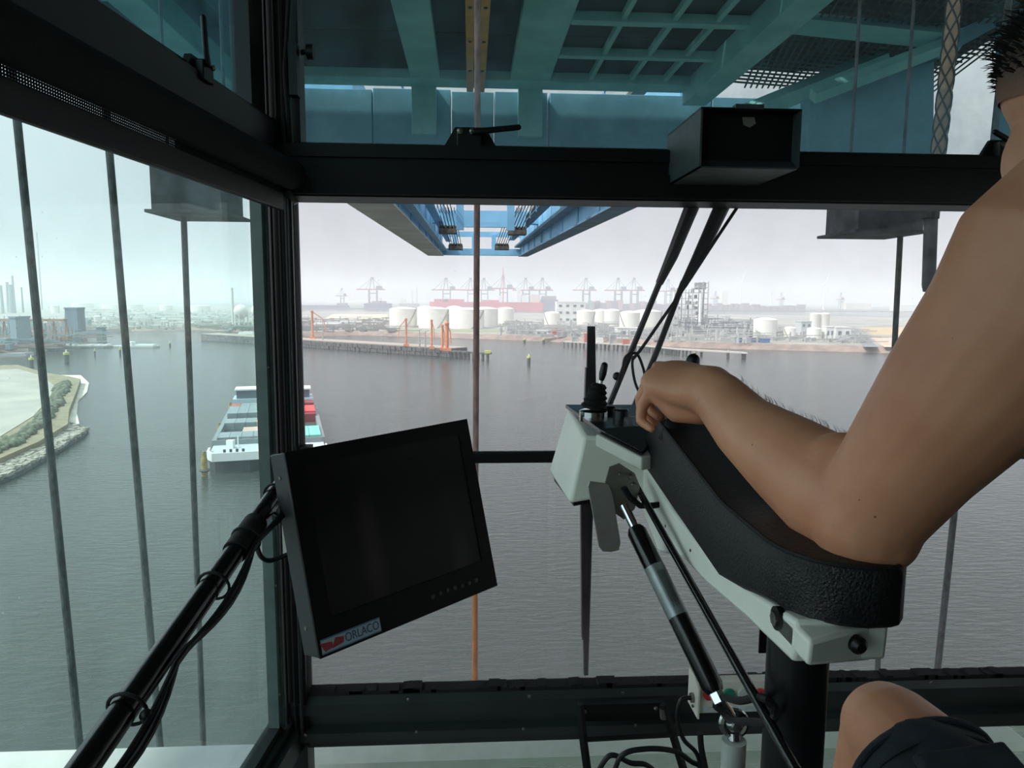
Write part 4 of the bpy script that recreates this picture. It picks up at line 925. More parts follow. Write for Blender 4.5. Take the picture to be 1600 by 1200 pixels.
def landmass(name, shore, far, z, label, back=9, mat=LANDM):
    sh = [wat(x, y, 0) for x, y in shore]; fa = [wat(x, y, z) for x, y in far]
    tp = [V((p.x*(1+back/p.y), p.y+back, z)) for p in sh]
    g = B().prism(tp+fa[::-1], (0, 0, -z-.5)).build(name, mat, None, 0); struct(g, label)
    bk = B()
    for i in range(len(sh)-1): bk.add([sh[i]-V((0, 0, .3)), sh[i+1]-V((0, 0, .3)), tp[i+1]+V((0, 0, .05)), tp[i]+V((0, 0, .05))], [(0, 1, 2, 3)])
    bk.build('embankment', BANKM, g, 0)
    return g
ZL = 4.0
landmass('ground_far_shore', [(455, 527), (560, 524), (640, 526), (760, 530), (840, 533), (930, 537), (1030, 541), (1130, 545), (1250, 548), (1400, 552), (1560, 556), (1750, 561)],
         [(440, 487), (560, 487), (800, 489), (1000, 490), (1200, 492), (1350, 495), (1440, 498), (1750, 503)], ZL, 'far industrial shore')
landmass('ground_side_shore', [(-330, 575), (-60, 562), (45, 557), (70, 549), (122, 541), (131, 526), (168, 521), (205, 518), (300, 516), (350, 517), (412, 522), (470, 528)],
         [(-330, 476), (60, 475), (300, 476), (470, 484)], ZL, 'industrial shore seen through the side window')
far = B().prism(Q((-4200, 2450, 3), (4200, 2450, 3), (6000, 8800, 3), (-6000, 8800, 3)), (0, 0, -3.5)).build('ground_horizon', M('far_ground', (120, 124, 112), .9, 0, .15, .004), None, 0); struct(far, 'distant land on the horizon')
# ground patches
def patch(px, name, mat, parent_label, z=ZL+.12): 
    return struct(B().prism([wat(x, y, z) for x, y in px], (0, 0, -.1)).build(name, mat, None, 0), parent_label)
patch([(1342, 512), (1440, 510), (1560, 512), (1640, 527), (1362, 523)], 'ground_field', M('tan_field', (196, 172, 132), .9, 0, .12, .05), 'tan field')
patch([(1358, 527), (1600, 532), (1640, 545), (1382, 542)], 'ground_sandlot', M('pale_sand', (206, 190, 166), .9, 0, .15, .05, col2=(188, 150, 130)), 'pale sand lot')
patch([(1318, 510), (1334, 510), (1372, 542), (1350, 542)], 'road_access', M('asphalt', (140, 140, 138), .9), 'grey access road')
patch([(520, 491), (606, 491), (606, 498), (505, 499)], 'ground_beige', M('beige_ground', (214, 200, 168), .9), 'beige ground behind the pier')
patch([(600, 514), (780, 516), (780, 519), (600, 517)], 'ground_verge', M('green_verge', (150, 158, 120), .9), 'green verge before the tanks')
# near bank with sand, grass and rip-rap
SAND = M('beach_sand', (222, 212, 190), .9, 0, .1, .15, col2=(196, 190, 172)); GRS = M('bank_grass', (146, 134, 104), .95, 0, .25, .3, .3, 2, col2=(122, 114, 90)); GRV = M('sand_flat', (176, 168, 154), .9, 0, .15, .05, col2=(152, 146, 136))
bank = [(-260, 700), (-260, 590), (-60, 572), (28, 570), (70, 582), (108, 588), (126, 592), (118, 615), (108, 640), (106, 662), (60, 690), (0, 716), (-120, 742), (-260, 752)]
bk = struct(B().prism([wat(x, y, 2.6) for x, y in bank], (0, 0, -3)).build('ground_near_bank', GRS, None, 0), 'grassy bank near the side window')
B().prism([wat(x, y, 2.75) for x, y in ((-240, 690), (-240, 596), (-40, 580), (28, 576), (68, 588), (84, 602), (78, 622), (52, 650), (0, 682), (-100, 712), (-240, 720))], (0, 0, -.2)).build('sand_flat', GRV, bk, 0)
B().prism([wat(x, y, .5) for x, y in ((96, 586), (126, 586), (139, 598), (136, 612), (122, 626), (120, 645), (124, 662), (104, 664), (104, 640), (114, 615), (120, 600))], (0, 0, -.8)).build('beach', SAND, bk, 0)
B().prism([wat(x, y, .9) for x, y in ((-260, 750), (-120, 740), (0, 713), (60, 687), (106, 660), (138, 668), (132, 676), (80, 708), (30, 736), (0, 748), (-120, 785), (-260, 800))], (0, 0, -1.2)).build('stone_toe', STONE, bk, 0)
rs = B(); rnd = random.Random(5)
edge_in = [(-200, 748), (-120, 740), (0, 713), (60, 687), (106, 660)]; edge_out = [(-200, 788), (-120, 784), (0, 747), (78, 709), (136, 671)]
RK = M('rip_rap', (176, 168, 152), .9, 0, .25, .6, .4, 3, col2=(140, 132, 120))
for k in range(2600):
    t = rnd.random()*3.999; i = int(t); f_ = t-i; a = V((*edge_in[i], 0)).lerp(V((*edge_in[i+1], 0)), f_); b = V((*edge_out[i], 0)).lerp(V((*edge_out[i+1], 0)), f_); q = a.lerp(b, rnd.random())
    c = wat(q.x, q.y, .8+rnd.random()*.5); s_ = rnd.uniform(.25, .7)
    rs.hexa([c+V((x*s_*rnd.uniform(.6, 1), y*s_*rnd.uniform(.6, 1), z*s_*.6)) for z in (-1, 1) for x, y in ((-1, -1), (1, -1), (1, 1), (-1, 1))])
tag(rs.build('rip_rap', RK, None, 0), 'loose grey stones along the edge of the near bank', 'stones', kind='stuff')
bu = B()
for k in range(420):
    t = rnd.random()*4.999; ed = [(-100, 722), (0, 700), (52, 668), (82, 636), (92, 612), (100, 600)]; i = int(t); f_ = t-i
    q = V((*ed[i], 0)).lerp(V((*ed[i+1], 0)), f_)+V((rnd.uniform(-5, 9), rnd.uniform(-5, 6), 0)); c = wat(q.x, q.y, 2.8); r_ = rnd.uniform(.5, 1.4)
    bu.ball(c, (r_*1.2, r_*1.2, r_), 6, 4)
tag(bu.build('bank_shrubbery', M('shrub_green', (112, 116, 92), .95, 0, .3, 1), None, 60), 'low green shrubs along the near bank', 'shrubs', kind='stuff')

# ---------------------------------------------------------------- storage tanks
TANKW = M('tank_white', (236, 232, 222), .5, 0, .06, .08); TANKR = M('tank_roof', (240, 238, 232), .5, 0, .03, .1); RAILG = M('stair_grey', (150, 146, 140), .6)
def tank(x0, x1, ytop, ybase, label, stair=True, zb=ZL, dome=.10, group='white storage tanks'):
    D = dist(ybase, (x0+x1)/2, zb); c = fx((x0+x1)/2, D, zb); sc_ = D/math.cos(math.atan((x0+x1)/2/F-800/F))
    depth = (c-CAM).dot(FW); r = (x1-x0)/2*depth/F; h = (ybase-ytop)*depth/F*.985
    t = thing('storage_tank', label, 'tank', c, group); c = c+V((0, r, 0)); t.location = c; 
    B().lathe(c, (0, 0, 1), [(r, 0), (r, h*.9), (r*1.008, h*.905), (r*1.008, h*.92)], 40).build('shell', TANKW, t)
    B().lathe(c+V((0, 0, h*.918)), (0, 0, 1), [(r*1.0, 0), (r*.7, h*dome*.55), (r*.35, h*dome*.9), (.3, h*dome)], 40).build('roof', TANKR, t, 60)
    if stair:
        pts = []
        for i in range(15):
            a = R(-95+ (55 if stair != -1 else -55)*i/14 + (20 if stair != -1 else -20)); pts.append(c+V((math.cos(a)*(r+.6), math.sin(a)*(r+.6), h*.9*(i/14))))
        B().tube(pts, r*.02+.25, 5).build('stair', RAILG, t)
    return t
tank(651, 676, 478, 508, 'white storage tank behind the pier arms, mostly hidden by its neighbours', False)
tank(606, 649, 480, 512, 'large white storage tank nearest the corner post')
tank(697, 722, 478, 508, 'white tank top showing between two large tanks left of the rope', False)
tank(652, 701, 480, 513, 'large white storage tank with the slim orange arm before it')
tank(778, 804, 480, 506, 'slim white storage tank furthest behind, right of the brown rope', False)
tank(738, 779, 480, 511, 'white storage tank just right of the brown rope', False)
tank(701, 757, 481, 514, 'largest white storage tank, crossed by the brown rope')
tank(852, 877, 487, 511, 'narrow white tank beside the long white office', -1)
tank(947, 972, 483, 510, 'white tank behind, next to the wiper rods', False)
tank(929, 953, 483, 509, 'white tank in the row above the wiper blade, second', False)
tank(904, 932, 484, 512, 'white tank in the row above the wiper blade, first', True)
tank(995, 1040, 484, 516, 'wide white tank behind the twin wiper rods')
tank(972, 1004, 486, 518, 'white tank with a diagonal stair at the first wiper rod', -1)
tank(1187, 1223, 497, 530, 'broad white tank standing alone above the wrist', False)
tank(1231, 1250, 511, 530, 'small white tank right of the lone broad tank', -1)
tank(1284, 1302, 487, 524, 'tall white silo, rear one of the pair', False, dome=.04)
tank(1271, 1286, 487, 524, 'tall white silo, front one of the pair', False, dome=.04)
tank(1269, 1291, 512, 531, 'squat white vessel in front of the tall silos', False)
# ball tanks on the side shore
for k, (px, py, r_px, lab) in enumerate(((376, 487, 11, 'white spherical gas tank beside the pale chimney'), (402, 486, 10, 'white spherical gas tank nearest the window jamb'))):
    D = dist(512, px, ZL); c = fx(px, D, 0); dep = (c-CAM).dot(FW); r = r_px*dep/F; c.z = aty(px, py, D).z
    t = thing('sphere_tank', lab, 'tank', V((c.x, c.y, ZL)), 'spherical tanks'); B().ball(c, r, 24, 16).build('sphere', TANKW, t)
    for i in range(8):
        a = 2*math.pi*i/8; B().cyl((c.x+r*.9*math.cos(a), c.y+r*.9*math.sin(a), ZL), (c.x+r*.93*math.cos(a), c.y+r*.93*math.sin(a), c.z), .5, 6).build('leg', TANKW, t)
# low flat tanks and silos of the side shore
LOWT = [(76, 88, 476, 489, 'white round tank behind the dark silo tower'), (105, 136, 473, 481, 'wide low tank with a bright white roof on the side shore'), (152, 186, 475, 482, 'wide low tank left of the middle rope'),
        (186, 215, 475, 483, 'wide low tank right of the middle rope'), (246, 264, 476, 486, 'low grey tank between the second and third ropes'), (292, 322, 477, 488, 'low grey tank right of the third rope')]
for x0, x1, yt, yb, lab in LOWT: tank(x0, x1, yt, yb, lab, False, group='low tanks on the side shore')
tank(143, 153, 493, 509, 'small white silo on the water edge by the dark tower', False)

# ---------------------------------------------------------------- pier with orange arms
P0, P1 = wat(455, 541), wat(704, 558); pd = (P1-P0).normalized(); pn = V((-pd.y, pd.x, 0))
if pn.y < 0: pn = -pn
pier = thing('stone_pier', 'long dark stone pier with a pale top in front of the tanks', 'pier', P1)
hp = 5.0; P00 = P0-pd*120
B().prism([P00, P1, P1+pn*16, P00+pn*16], (0, 0, hp)).build('core', STONE, pier, 0)
B().prism([P00+V((0, 0, hp)), P1+V((0, 0, hp)), P1+pn*16+V((0, 0, hp)), P00+pn*16+V((0, 0, hp))], (0, 0, .5)).build('cap', M('pier_cap', (176, 164, 148), .9), pier, 0)
L = (P1-P0).length
bl_m = None
for i in range(64):
    for j in range(2):
        a = P0+pd*(L*i/64); q = a+pd*rnd.uniform(0, .8)-pn*rnd.uniform(.2, 1.1)+V((0, 0, .2+2.3*j))
        o = B().box(q+pd*L/128+V((0, 0, 1)), (L/64*.86, 1.6, 1.9), Matrix.Rotation(math.atan2(pd.y, pd.x), 3, 'Z')).build('stone_block', STONE, pier, 0) if bl_m is None else None
        if bl_m is None: bl_m = o
        else:
            o = bl_m.copy(); COL.objects.link(o); o.parent = pier; o.location = q+pd*L/128+V((0, 0, .05))-P1
J0, J1 = P1, wat(762, 562)
jd_ = (J1-J0).normalized(); B().prism([J0+V((0, 0, 3)), J1+V((0, 0, 3)), J1+pn*4+V((0, 0, 3)), J0+pn*4+V((0, 0, 3))], (0, 0, 1)).build('timber_walkway', STONE, pier, 0)
for i in range(9): B().cyl(J0.lerp(J1, i/8)-V((0, 0, 1)), J0.lerp(J1, i/8)+V((0, 0, 3.6)), .9, 8).build('pile', STONE, pier)
YELT = M('yellow_green_top', (206, 206, 96), .6)
B().box(J1+V((0, 1, 4.5)), (3.5, 3, 1.6)).build('light_cap', YELT, pier)
ORA = M('orange_steel', (226, 140, 92), .6, 0, .15, .5)
def arm_tower(px, yt, yb, wpx, label, lean=0):
    D = dist(yb, px, hp); c = fx(px, D, hp); dep = (c-CAM).dot(FW); s_ = dep/F; h = (yb-yt)*s_; wd = wpx*s_
    t = thing('loading_arm', label, 'loading arm', c, 'orange loading arms')
    B().cyl(c, c+V((0, 0, h)), wd*.5, 8).build('mast', ORA, t); B().bb(c-V((wd*1.2, 2, 0)), c+V((wd*1.2, 2, 1.6))).build('base', ORA, t)
    B().tube([c+V((0, 0, h)), c+V((lean*h*.4, 0, h*.72)), c+V((lean*h*.5, -1, h*.25))], wd*.22, 6).build('folded_arm', ORA, t); B().ball(c+V((0, 0, h)), wd*.7, 8, 6).build('joint', ORA, t)
arm_tower(487, 487, 530, 3.5, 'pale orange loading arm at the near end of the pier by the corner post', 1)
arm_tower(634, 499, 541, 3.2, 'orange loading arm before the first large tank', -.6)
arm_tower(674, 501, 545, 3.0, 'slim orange loading arm before the second large tank', .2)
arm_tower(691, 509, 547, 3.5, 'orange loading arm in the close pair at the pier end, the slimmer one', .2)
arm_tower(698, 506, 548, 5.5, 'stout orange loading arm at the pier end', .3)
GREYS = M('pipe_grey', (182, 182, 178), .6, .1, .2, .3)
for k, (px, yt, yb) in enumerate(((503, 500, 532), (655, 515, 543), (664, 518, 544))):
    D = dist(yb, px, hp); c = fx(px, D, hp); h = (yb-yt)*D/F
    tag(B().tube([c, c+V((0, 0, h)), c+V((2.2, 0, h+.6))], [.5, .35, .25], 6).build('lamp_mast', GREYS, None), ['thin grey mast on the pier by the corner post', 'thin grey mast between the orange arms, first', 'thin grey mast between the orange arms, second'][k], 'mast')
# dolphins and buoys in the water
DARK = M('dark_pile', (84, 84, 80), .8, 0, .2, .5)
def dolphin(px, py, hpx, label, top=True, wpx=4):
    D = dist(py, px); c = fx(px, D, 0); s_ = (c-CAM).dot(FW)/F
    t = thing('mooring_pile', label, 'mooring pile', c, 'mooring piles in the water'); h = hpx*s_; r = wpx*s_*.5
    B().cyl(c-V((0, 0, 1)), c+V((0, 0, h*.62)), r, 10).build('pile', DARK, t)
    B().cyl(c+V((0, 0, h*.6)), c+V((0, 0, h*.78)), r*1.25, 10).build('cap', YELT if top else DARK, t); B().cyl(c+V((0, 0, h*.75)), c+V((0, 0, h)), r*.3, 6).build('beacon', WHITE, t)
for a in ((827, 569, 16, 'dark beacon pile standing alone in the water below the tanks', True, 5.5), (820, 536, 8, 'small yellow-topped pile by the far bank, first from the rope'), (850, 536, 8, 'small yellow-topped pile by the far bank, second from the rope'),
          (1141, 559, 12, 'yellow-topped pile at the outer jetty above the hand', True, 4.5), (1166, 560, 10, 'dark pile at the outer end of the jetty', False, 7), (1089, 556, 8, 'pile under the jetty walkway above the knuckles', True, 4), (1099, 556, 7, 'dark pile close beside another under the walkway', False, 4),
          (98, 566, 20, 'stout dark mooring pile before the moored barges on the side shore', True, 7), (143, 556, 12, 'slim mooring pile in front of the white tank barge', True, 2.5), (183, 555, 14, 'yellow-topped mooring pile left of the middle rope', True, 3), (262, 542, 9, 'slim pile in open water between the ropes', True, 2.5), (42, 573, 18, 'thick mooring pile at the near quay end', True, 6)): dolphin(*a)
# jetty of the far shore
jt = thing('far_jetty', 'long jetty on dark piles in front of the white tanks', 'jetty', wat(1000, 548))
ja, jb2 = [(882, 534), (1000, 540), (1060, 546), (1168, 552)], 3.6
tp = [wat(x, y, 3.6) for x, y in ja]
for i in range(3): B().hexa([tp[i]+V((0, 0, -.4)), tp[i+1]+V((0, 0, -.4)), tp[i+1]+V((0, 6, -.4)), tp[i]+V((0, 6, -.4)), tp[i]+V((0, 0, .5)), tp[i+1]+V((0, 0, .5)), tp[i+1]+V((0, 6, .5)), tp[i]+V((0, 6, .5))]).build('deck', M('jetty_deck', (196, 190, 178), .8), jt, 0)
for i in range(40):
    t = i/39*2.2; k = min(2, int(t)); q = tp[k].lerp(tp[k+1], min(1, t-k)); B().cyl(V((q.x, q.y+rnd.uniform(0, 5), -1)), V((q.x, q.y+2, 3.3)), rnd.uniform(.5, 1.0), 6).build('pile', DARK, jt)
for i in range(18):
    t = i/17*2.9; k = min(2, int(t)); q = tp[k].lerp(tp[k+1], t-k); B().cyl(V((q.x, q.y, 4)), V((q.x, q.y, 5.4)), .12, 4).build('handrail_post', GREYS, jt)
for i in range(5):
    q = tp[0].lerp(tp[1], .15+.17*i); B().bb(q+V((-2, 1, .5)), q+V((2.5, 5, 4+3*(i % 2)))).build('pump_house', [GREYS, M('red_oxide', (196, 110, 96), .7), WHITE][i % 3], jt)

# ---------------------------------------------------------------- industrial blocks
def block_at(px0, px1, ytop, ybase, depth_m, name, label, mat, zb=ZL, cat='building', group=None, top=None, rows=0):
    D = dist(ybase, (px0+px1)/2, zb); c0, c1 = fx(px0, D, zb), fx(px1, D, zb); dep = (c0-CAM).dot(FW); h = (ybase-ytop)*dep/F
    t = thing(name, label, cat, (c0+c1)/2, group)
    B().bb(c0, V((c1.x, D+depth_m, zb+h))).build('walls', mat, t, 0)
    B().bb(c0+V((-.4, -.4, h)), V((c1.x+.4, D+depth_m+.4, zb+h+max(.5, h*.05)))).build('roof', top or mat, t, 0)
    wdt = c1.x-c0.x
    GL = M('far_window', (110, 120, 128), .3)
    for r_ in range(rows):
        z = zb+h*(r_+.35)/rows
        for i in range(int(max(2, wdt/9))):
            nW = int(max(2, wdt/9)); x = c0.x+wdt*(i+.3)/nW; B().bb((x, D-.15, z), (x+wdt/nW*.45, D, z+h/rows*.35)).build('window', GL, t, 0)
    return t
OFFW = M('office_white', (222, 222, 216), .6, 0, .06, .1); SILO = M('silo_grey', (112, 124, 136), .7, 0, .12, .15, stretch=(1, 1, .2)); BLUG = M('blue_cladding', (100, 130, 168), .6)
block_at(870, 915, 473, 505, 18, 'office_block', 'long white office block between the white tanks', OFFW, rows=3)
block_at(1309, 1333, 512, 530, 16, 'white_shed', 'white shed with a dark doorway right of the silos', OFFW, rows=1)
block_at(1254, 1270, 503, 526, 12, 'process_house', 'pale grey process house behind the small tank', M('pale_cladding', (196, 200, 198), .7), rows=2)
block_at(1294, 1306, 511, 531, 8, 'cold_box', 'narrow white plant block in front of the silos', OFFW, rows=1)
block_at(966, 1000, 513, 528, 12, 'pump_shed', 'low white shed below the stair tank', OFFW, rows=1)
block_at(837, 857, 517, 524, 8, 'site_office', 'low white cabin row on the far bank', OFFW, rows=1)
block_at(864, 879, 516, 523, 8, 'red_container', 'red container on the far bank beside the cabins', M('red_box', (222, 110, 92), .6), cat='container')
block_at(1156, 1170, 529, 535, 6, 'blue_skip', 'blue covered stack on the far bank, first one', BLUG, cat='stack')
block_at(1176, 1190, 529, 535, 6, 'blue_skip', 'blue covered stack on the far bank, second one', BLUG, cat='stack')
block_at(1195, 1206, 530, 536, 6, 'blue_skip', 'blue covered stack below the lone broad tank', BLUG, cat='stack')
block_at(100, 119, 483, 529, 11, 'silo_tower', 'tall slate-grey silo tower on the side shore', SILO, rows=0)
block_at(12, 22, 497, 545, 14, 'conveyor_tower', 'narrow grey conveyor tower near the rusty frames', M('grey_blue', (150, 166, 172), .7), rows=0)
block_at(16, 40, 519, 526, 14, 'red_shed', 'red-roofed shed among the rusty quay frames', M('faded_red', (226, 140, 130), .7))
block_at(524, 560, 494, 497, 20, 'long_roof', 'long low white roof behind the pier', WHITE, rows=0); block_at(488, 528, 506, 510, 18, 'long_roof', 'long low white roof nearest the corner post', WHITE, rows=0); block_at(530, 553, 502, 505, 14, 'parked_row', 'low white row of parked vehicles behind the pier', WHITE, rows=0)
# green crane-tower structure beside the grey silo
sf = block_at(147, 157, 512, 533, 6, 'ship_loader', 'steel ship loader frame standing in the water by the silo tower', M('green_grey', (120, 140, 140), .7), zb=.5)
# rusty conveyor frames on the side quay
RUSTF = M('rusty_frame', (176, 136, 118), .8, 0, .2, .3)
D = dist(540, 60, ZL); c0, c1 = fx(-40, D, ZL), fx(98, D, ZL)
cf = thing('conveyor_gantry', 'long rusty conveyor gantry leading to the grey silo tower', 'gantry', c0)
zt = aty(60, 502, D).z; B().hexa([V((c0.x, D, zt)), V((c1.x, D, zt)), V((c1.x, D+4, zt)), V((c0.x, D+4, zt)), V((c0.x, D, zt+1.5)), V((c1.x, D, zt+1.5)), V((c1.x, D+4, zt+1.5)), V((c0.x, D+4, zt+1.5))]).build('belt_bridge', RUSTF, cf, 0)
for i in range(8):
    x = c0.x+(c1.x-c0.x)*i/7; B().cyl((x-1.5, D+1, ZL), (x, D+2, zt), .5, 5).build('support', RUSTF, cf); B().cyl((x+1.5, D+3, ZL), (x, D+2, zt), .5, 5).build('support', RUSTF, cf)
# plant tower with its steel frame
PT = thing('plant_tower', 'open steel plant tower with a tall white column behind the wiper rods', 'tower', fx(1082, dist(514, 1082, ZL), ZL))
D = dist(514, 1082, ZL); s_ = D/F*1.03; pc_ = fx(1082, D, ZL)
def ptx(px): return fx(px, D, 0).x
def ptz(py): return aty(1082, py, D).z
for px in (1060, 1071, 1082, 1098, 1106):
    for dy in (0, 14): B().cyl((ptx(px), D+dy, ZL), (ptx(px), D+dy, ptz(452 if px < 1085 else 440)), .55, 6).build('column', GREYS, PT)
for k, py in enumerate((502, 493, 484, 476, 467, 458, 450, 443)):
    x0 = ptx(1060 if py > 452 else 1086)
    B().bb((x0, D, ptz(py)), (ptx(1106), D+14, ptz(py)+.7)).build('platform', GREYS, PT, 0)
for k in range(26):
    x = rnd.uniform(ptx(1061), ptx(1100)); y = D+rnd.uniform(1, 13); z = ptz(rnd.choice((502, 493, 484, 476, 467, 458))); B().cyl((x, y, z), (x, y, z+rnd.uniform(3, 6)), rnd.uniform(.8, 2), 8).build('vessel', [GREYS, OFFW, M('steel_dark', (116, 120, 122), .6)][k % 3], PT)
B().cyl((ptx(1093), D-3, ZL), (ptx(1093), D-3, ptz(458)), 1.5, 14).build('white_column', WHITE, PT); B().cyl((ptx(1086), D+6, ptz(452)), (ptx(1086), D+6, ptz(442)), .8, 8).build('flue', WHITE, PT)
B().bb((ptx(1089), D+1, ptz(452)), (ptx(1103), D+12, ptz(441))).build('top_house', GREYS, PT, 0)
# plant clutter nobody could count: pipe racks and small gear
def clutter(name, label, zone, n_, mat, hmax, seed, tall=.3):
    rr3 = random.Random(seed); b = B()
    for k in range(n_):
        px = rr3.uniform(zone[0], zone[1]); f_ = (px-zone[0])/(zone[1]-zone[0]); y0 = zone[2]+(zone[4]-zone[2])*f_; y1 = zone[3]+(zone[5]-zone[3])*f_
        py = rr3.uniform(y0, y1); c = wat(px, py, ZL)
        if rr3.random() < tall: b.cyl(c, c+V((0, 0, rr3.uniform(.5, 1)*hmax)), rr3.uniform(.25, .8), 5)
        elif rr3.random() < .5: b.bb(c, c+V((rr3.uniform(2, 9), rr3.uniform(2, 6), rr3.uniform(.15, .5)*hmax)))
        else:
            z = rr3.uniform(.1, .6)*hmax; b.bb(c+V((0, 0, z)), c+V((rr3.uniform(10, 34), .7, z+.6)))
    return tag(b.build(name, mat, None, 0), label, 'plant', kind='stuff')
clutter('pipe_racks', 'grey pipe racks and small plant between the white tanks', (780, 1050, 505, 524, 510, 534), 380, GREYS, 9, 1)
clutter('plant_clutter', 'tangle of pale pipes and vessels around the plant tower', (1035, 1190, 505, 534, 508, 538), 330, M('pale_pipe', (190, 190, 184), .6), 10, 2)
clutter('plant_clutter', 'dark pipework and pumps beside the plant tower', (1040, 1185, 500, 528, 503, 530), 200, M('steel_dark', (116, 120, 122)), 14, 8)
clutter('plant_clutter', 'small gear among the lone tank and silos', (1190, 1345, 515, 534, 520, 538), 160, GREYS, 7, 3)
clutter('yard_clutter', 'low yard stores behind the pier', (455, 610, 498, 520, 498, 519), 220, M('yard_grey', (140, 136, 130), .8), 6, 4)
clutter('yard_clutter', 'rusty stockpiles and gear on the side quay', (-60, 130, 515, 552, 505, 536), 300, M('rust_grey', (158, 132, 122), .8), 11, 5)
clutter('yard_clutter', 'grey machinery on the side quay', (-60, 130, 510, 553, 500, 536), 240, M('blue_grey', (128, 146, 152), .8), 13, 6)
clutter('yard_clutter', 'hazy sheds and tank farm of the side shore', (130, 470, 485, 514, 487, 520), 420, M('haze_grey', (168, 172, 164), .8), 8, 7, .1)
clutter('tank_farm_clutter', 'pale low roofs on the side shore', (130, 470, 485, 508, 487, 512), 160, OFFW, 5, 9, .05)
clutter('bank_hedge', 'dark hedge line along the side shore', (300, 470, 505, 514, 508, 521), 220, M('hedge_dark', (122, 130, 112), .9), 5, 10, 0)
# chimneys and masts
def stack(px, yt, yb, wpx, label, mat=GREYS, D=None, name='chimney', cat='chimney'):
    D = D or dist(yb, px, ZL); zg = 3 if D > 2400 else ZL; c = fx(px, D, zg); dep = (c-CAM).dot(FW); h = aty(px, yt, D).z-zg; r = wpx*dep/F/2
    t = thing(name, label, cat, c); B().cyl(c, c+V((0, 0, h)), r, 12, r*.7).build('shaft', mat, t); B().cyl(c+V((0, 0, h)), c+V((0, 0, h*1.006)), r*.85, 12).build('rim', mat, t); return t
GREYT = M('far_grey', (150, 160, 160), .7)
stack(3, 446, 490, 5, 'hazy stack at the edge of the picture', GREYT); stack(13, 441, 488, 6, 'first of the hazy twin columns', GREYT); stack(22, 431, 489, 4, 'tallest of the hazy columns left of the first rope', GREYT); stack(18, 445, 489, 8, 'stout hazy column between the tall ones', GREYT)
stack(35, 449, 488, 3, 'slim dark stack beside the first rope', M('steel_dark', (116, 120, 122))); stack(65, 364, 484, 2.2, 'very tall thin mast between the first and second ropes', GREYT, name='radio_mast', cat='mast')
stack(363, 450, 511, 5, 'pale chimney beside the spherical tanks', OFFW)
# far wind turbines
for px, yt, lab in ((1157, 441, 'faint wind turbine right of the plant tower'), (1287, 444, 'faint wind turbine above the tall silos'), (1205, 456, 'faint wind turbine above the lone tank')):
    D = 2900; c = fx(px, D, 3); h = aty(px, yt, D).z-3
    t = thing('wind_turbine', lab, 'wind turbine', c, 'far wind turbines'); B().cyl(c, c+V((0, 0, h)), 3.2, 10, 2).build('mast', WHITE, t); top = c+V((0, -4, h)); B().bb(top-V((2, 0, 2)), top+V((2, 9, 2))).build('nacelle', WHITE, t)
    for i in range(3):
        a = R(20+120*i); B().tube([top, top+V((math.sin(a), 0, math.cos(a)))*h*.18, top+V((math.sin(a), 0, math.cos(a)))*h*.5], [1.4, 1.8, .4], 5).build('blade', WHITE, t)
# far cranes
CRB = M('crane_blue_grey', (104, 112, 134), .6); CRR = M('crane_red', (200, 84, 84), .6)
def make_crane():
    t = thing('ship_to_shore_crane', 'x', 'crane', (0, 0, 0), 'far container cranes')
    for x in (-14, 14):
        for y in (-9, 9): B().bb((x-1.8, y-1.5, 0), (x+1.8, y+1.5, 62)).build('leg', CRB, t, 0)
    for z in (16, 46): B().bb((-15, -10, z), (15, -7, z+3)).build('portal_beam', CRB, t, 0)
    B().bb((-58, -3, 58), (44, 3, 62)).build('boom', CRR, t, 0)
    for x in (-12, 6): B().tube([(x, 0, 60), (-4 if x < 0 else 0, 0, 96)], 1.5, 5).build('apex_leg', CRB, t)
    B().bb((-8, -2, 94), (4, 2, 100)).build('apex_head', CRB, t, 0)
    for x in (-50, -26, 38): B().tube([(-3, 0, 97), (x, 0, 62)], .7, 4).build('stay', CRB, t)
    B().bb((12, -5, 62), (32, 5, 72)).build('machinery_house', CRB, t, 0)
    return t
CR = [(583, 433, .95, 'tall far crane standing apart, nearest the corner post but one'), (535, 450, .62, 'smaller far crane nearest the corner post'), (698, 434, .9, 'far crane above the bow of the red ship'), (736, 434, .8, 'far crane just left of the brown rope'), (757, 434, .8, 'far crane just right of the brown rope'),
      (787, 430, .85, 'far crane beside the tall red mast over the red ship'), (822, 434, .8, 'far crane above the stern of the red ship'), (848, 434, .8, 'far crane just right of the red ship'), (916, 434, .8, 'far crane above the long white office'), (966, 434, .8, 'far crane left one of the pair by the first wiper rod'),
      (991, 434, .8, 'far crane right one of the pair by the first wiper rod'), (1044, 436, .7, 'far crane seen between the wiper rods'), (1118, 455, .5, 'small far crane just right of the plant tower'), (1221, 457, .5, 'small far crane above the lone broad tank'), (1314, 457, .5, 'small far crane above the white shed')]
proto = make_crane()
DCR = 2600
for k, (px, yt, ws, lab) in enumerate(CR):
    c = fx(px, DCR+40*(k % 3), 3); h = aty(px, yt, c.y).z-3; s_ = h/100
    if k == 0: proto.location = c; proto.scale = (s_*ws*.95, s_, s_); proto['label'] = lab
    else: dup(proto, c, lab, (s_*ws*.95, s_, s_))
stack(786, 418, 484, 2.2, 'tall red and white mast rising over the red ship', CRR, D=2500, name='red_mast', cat='mast')
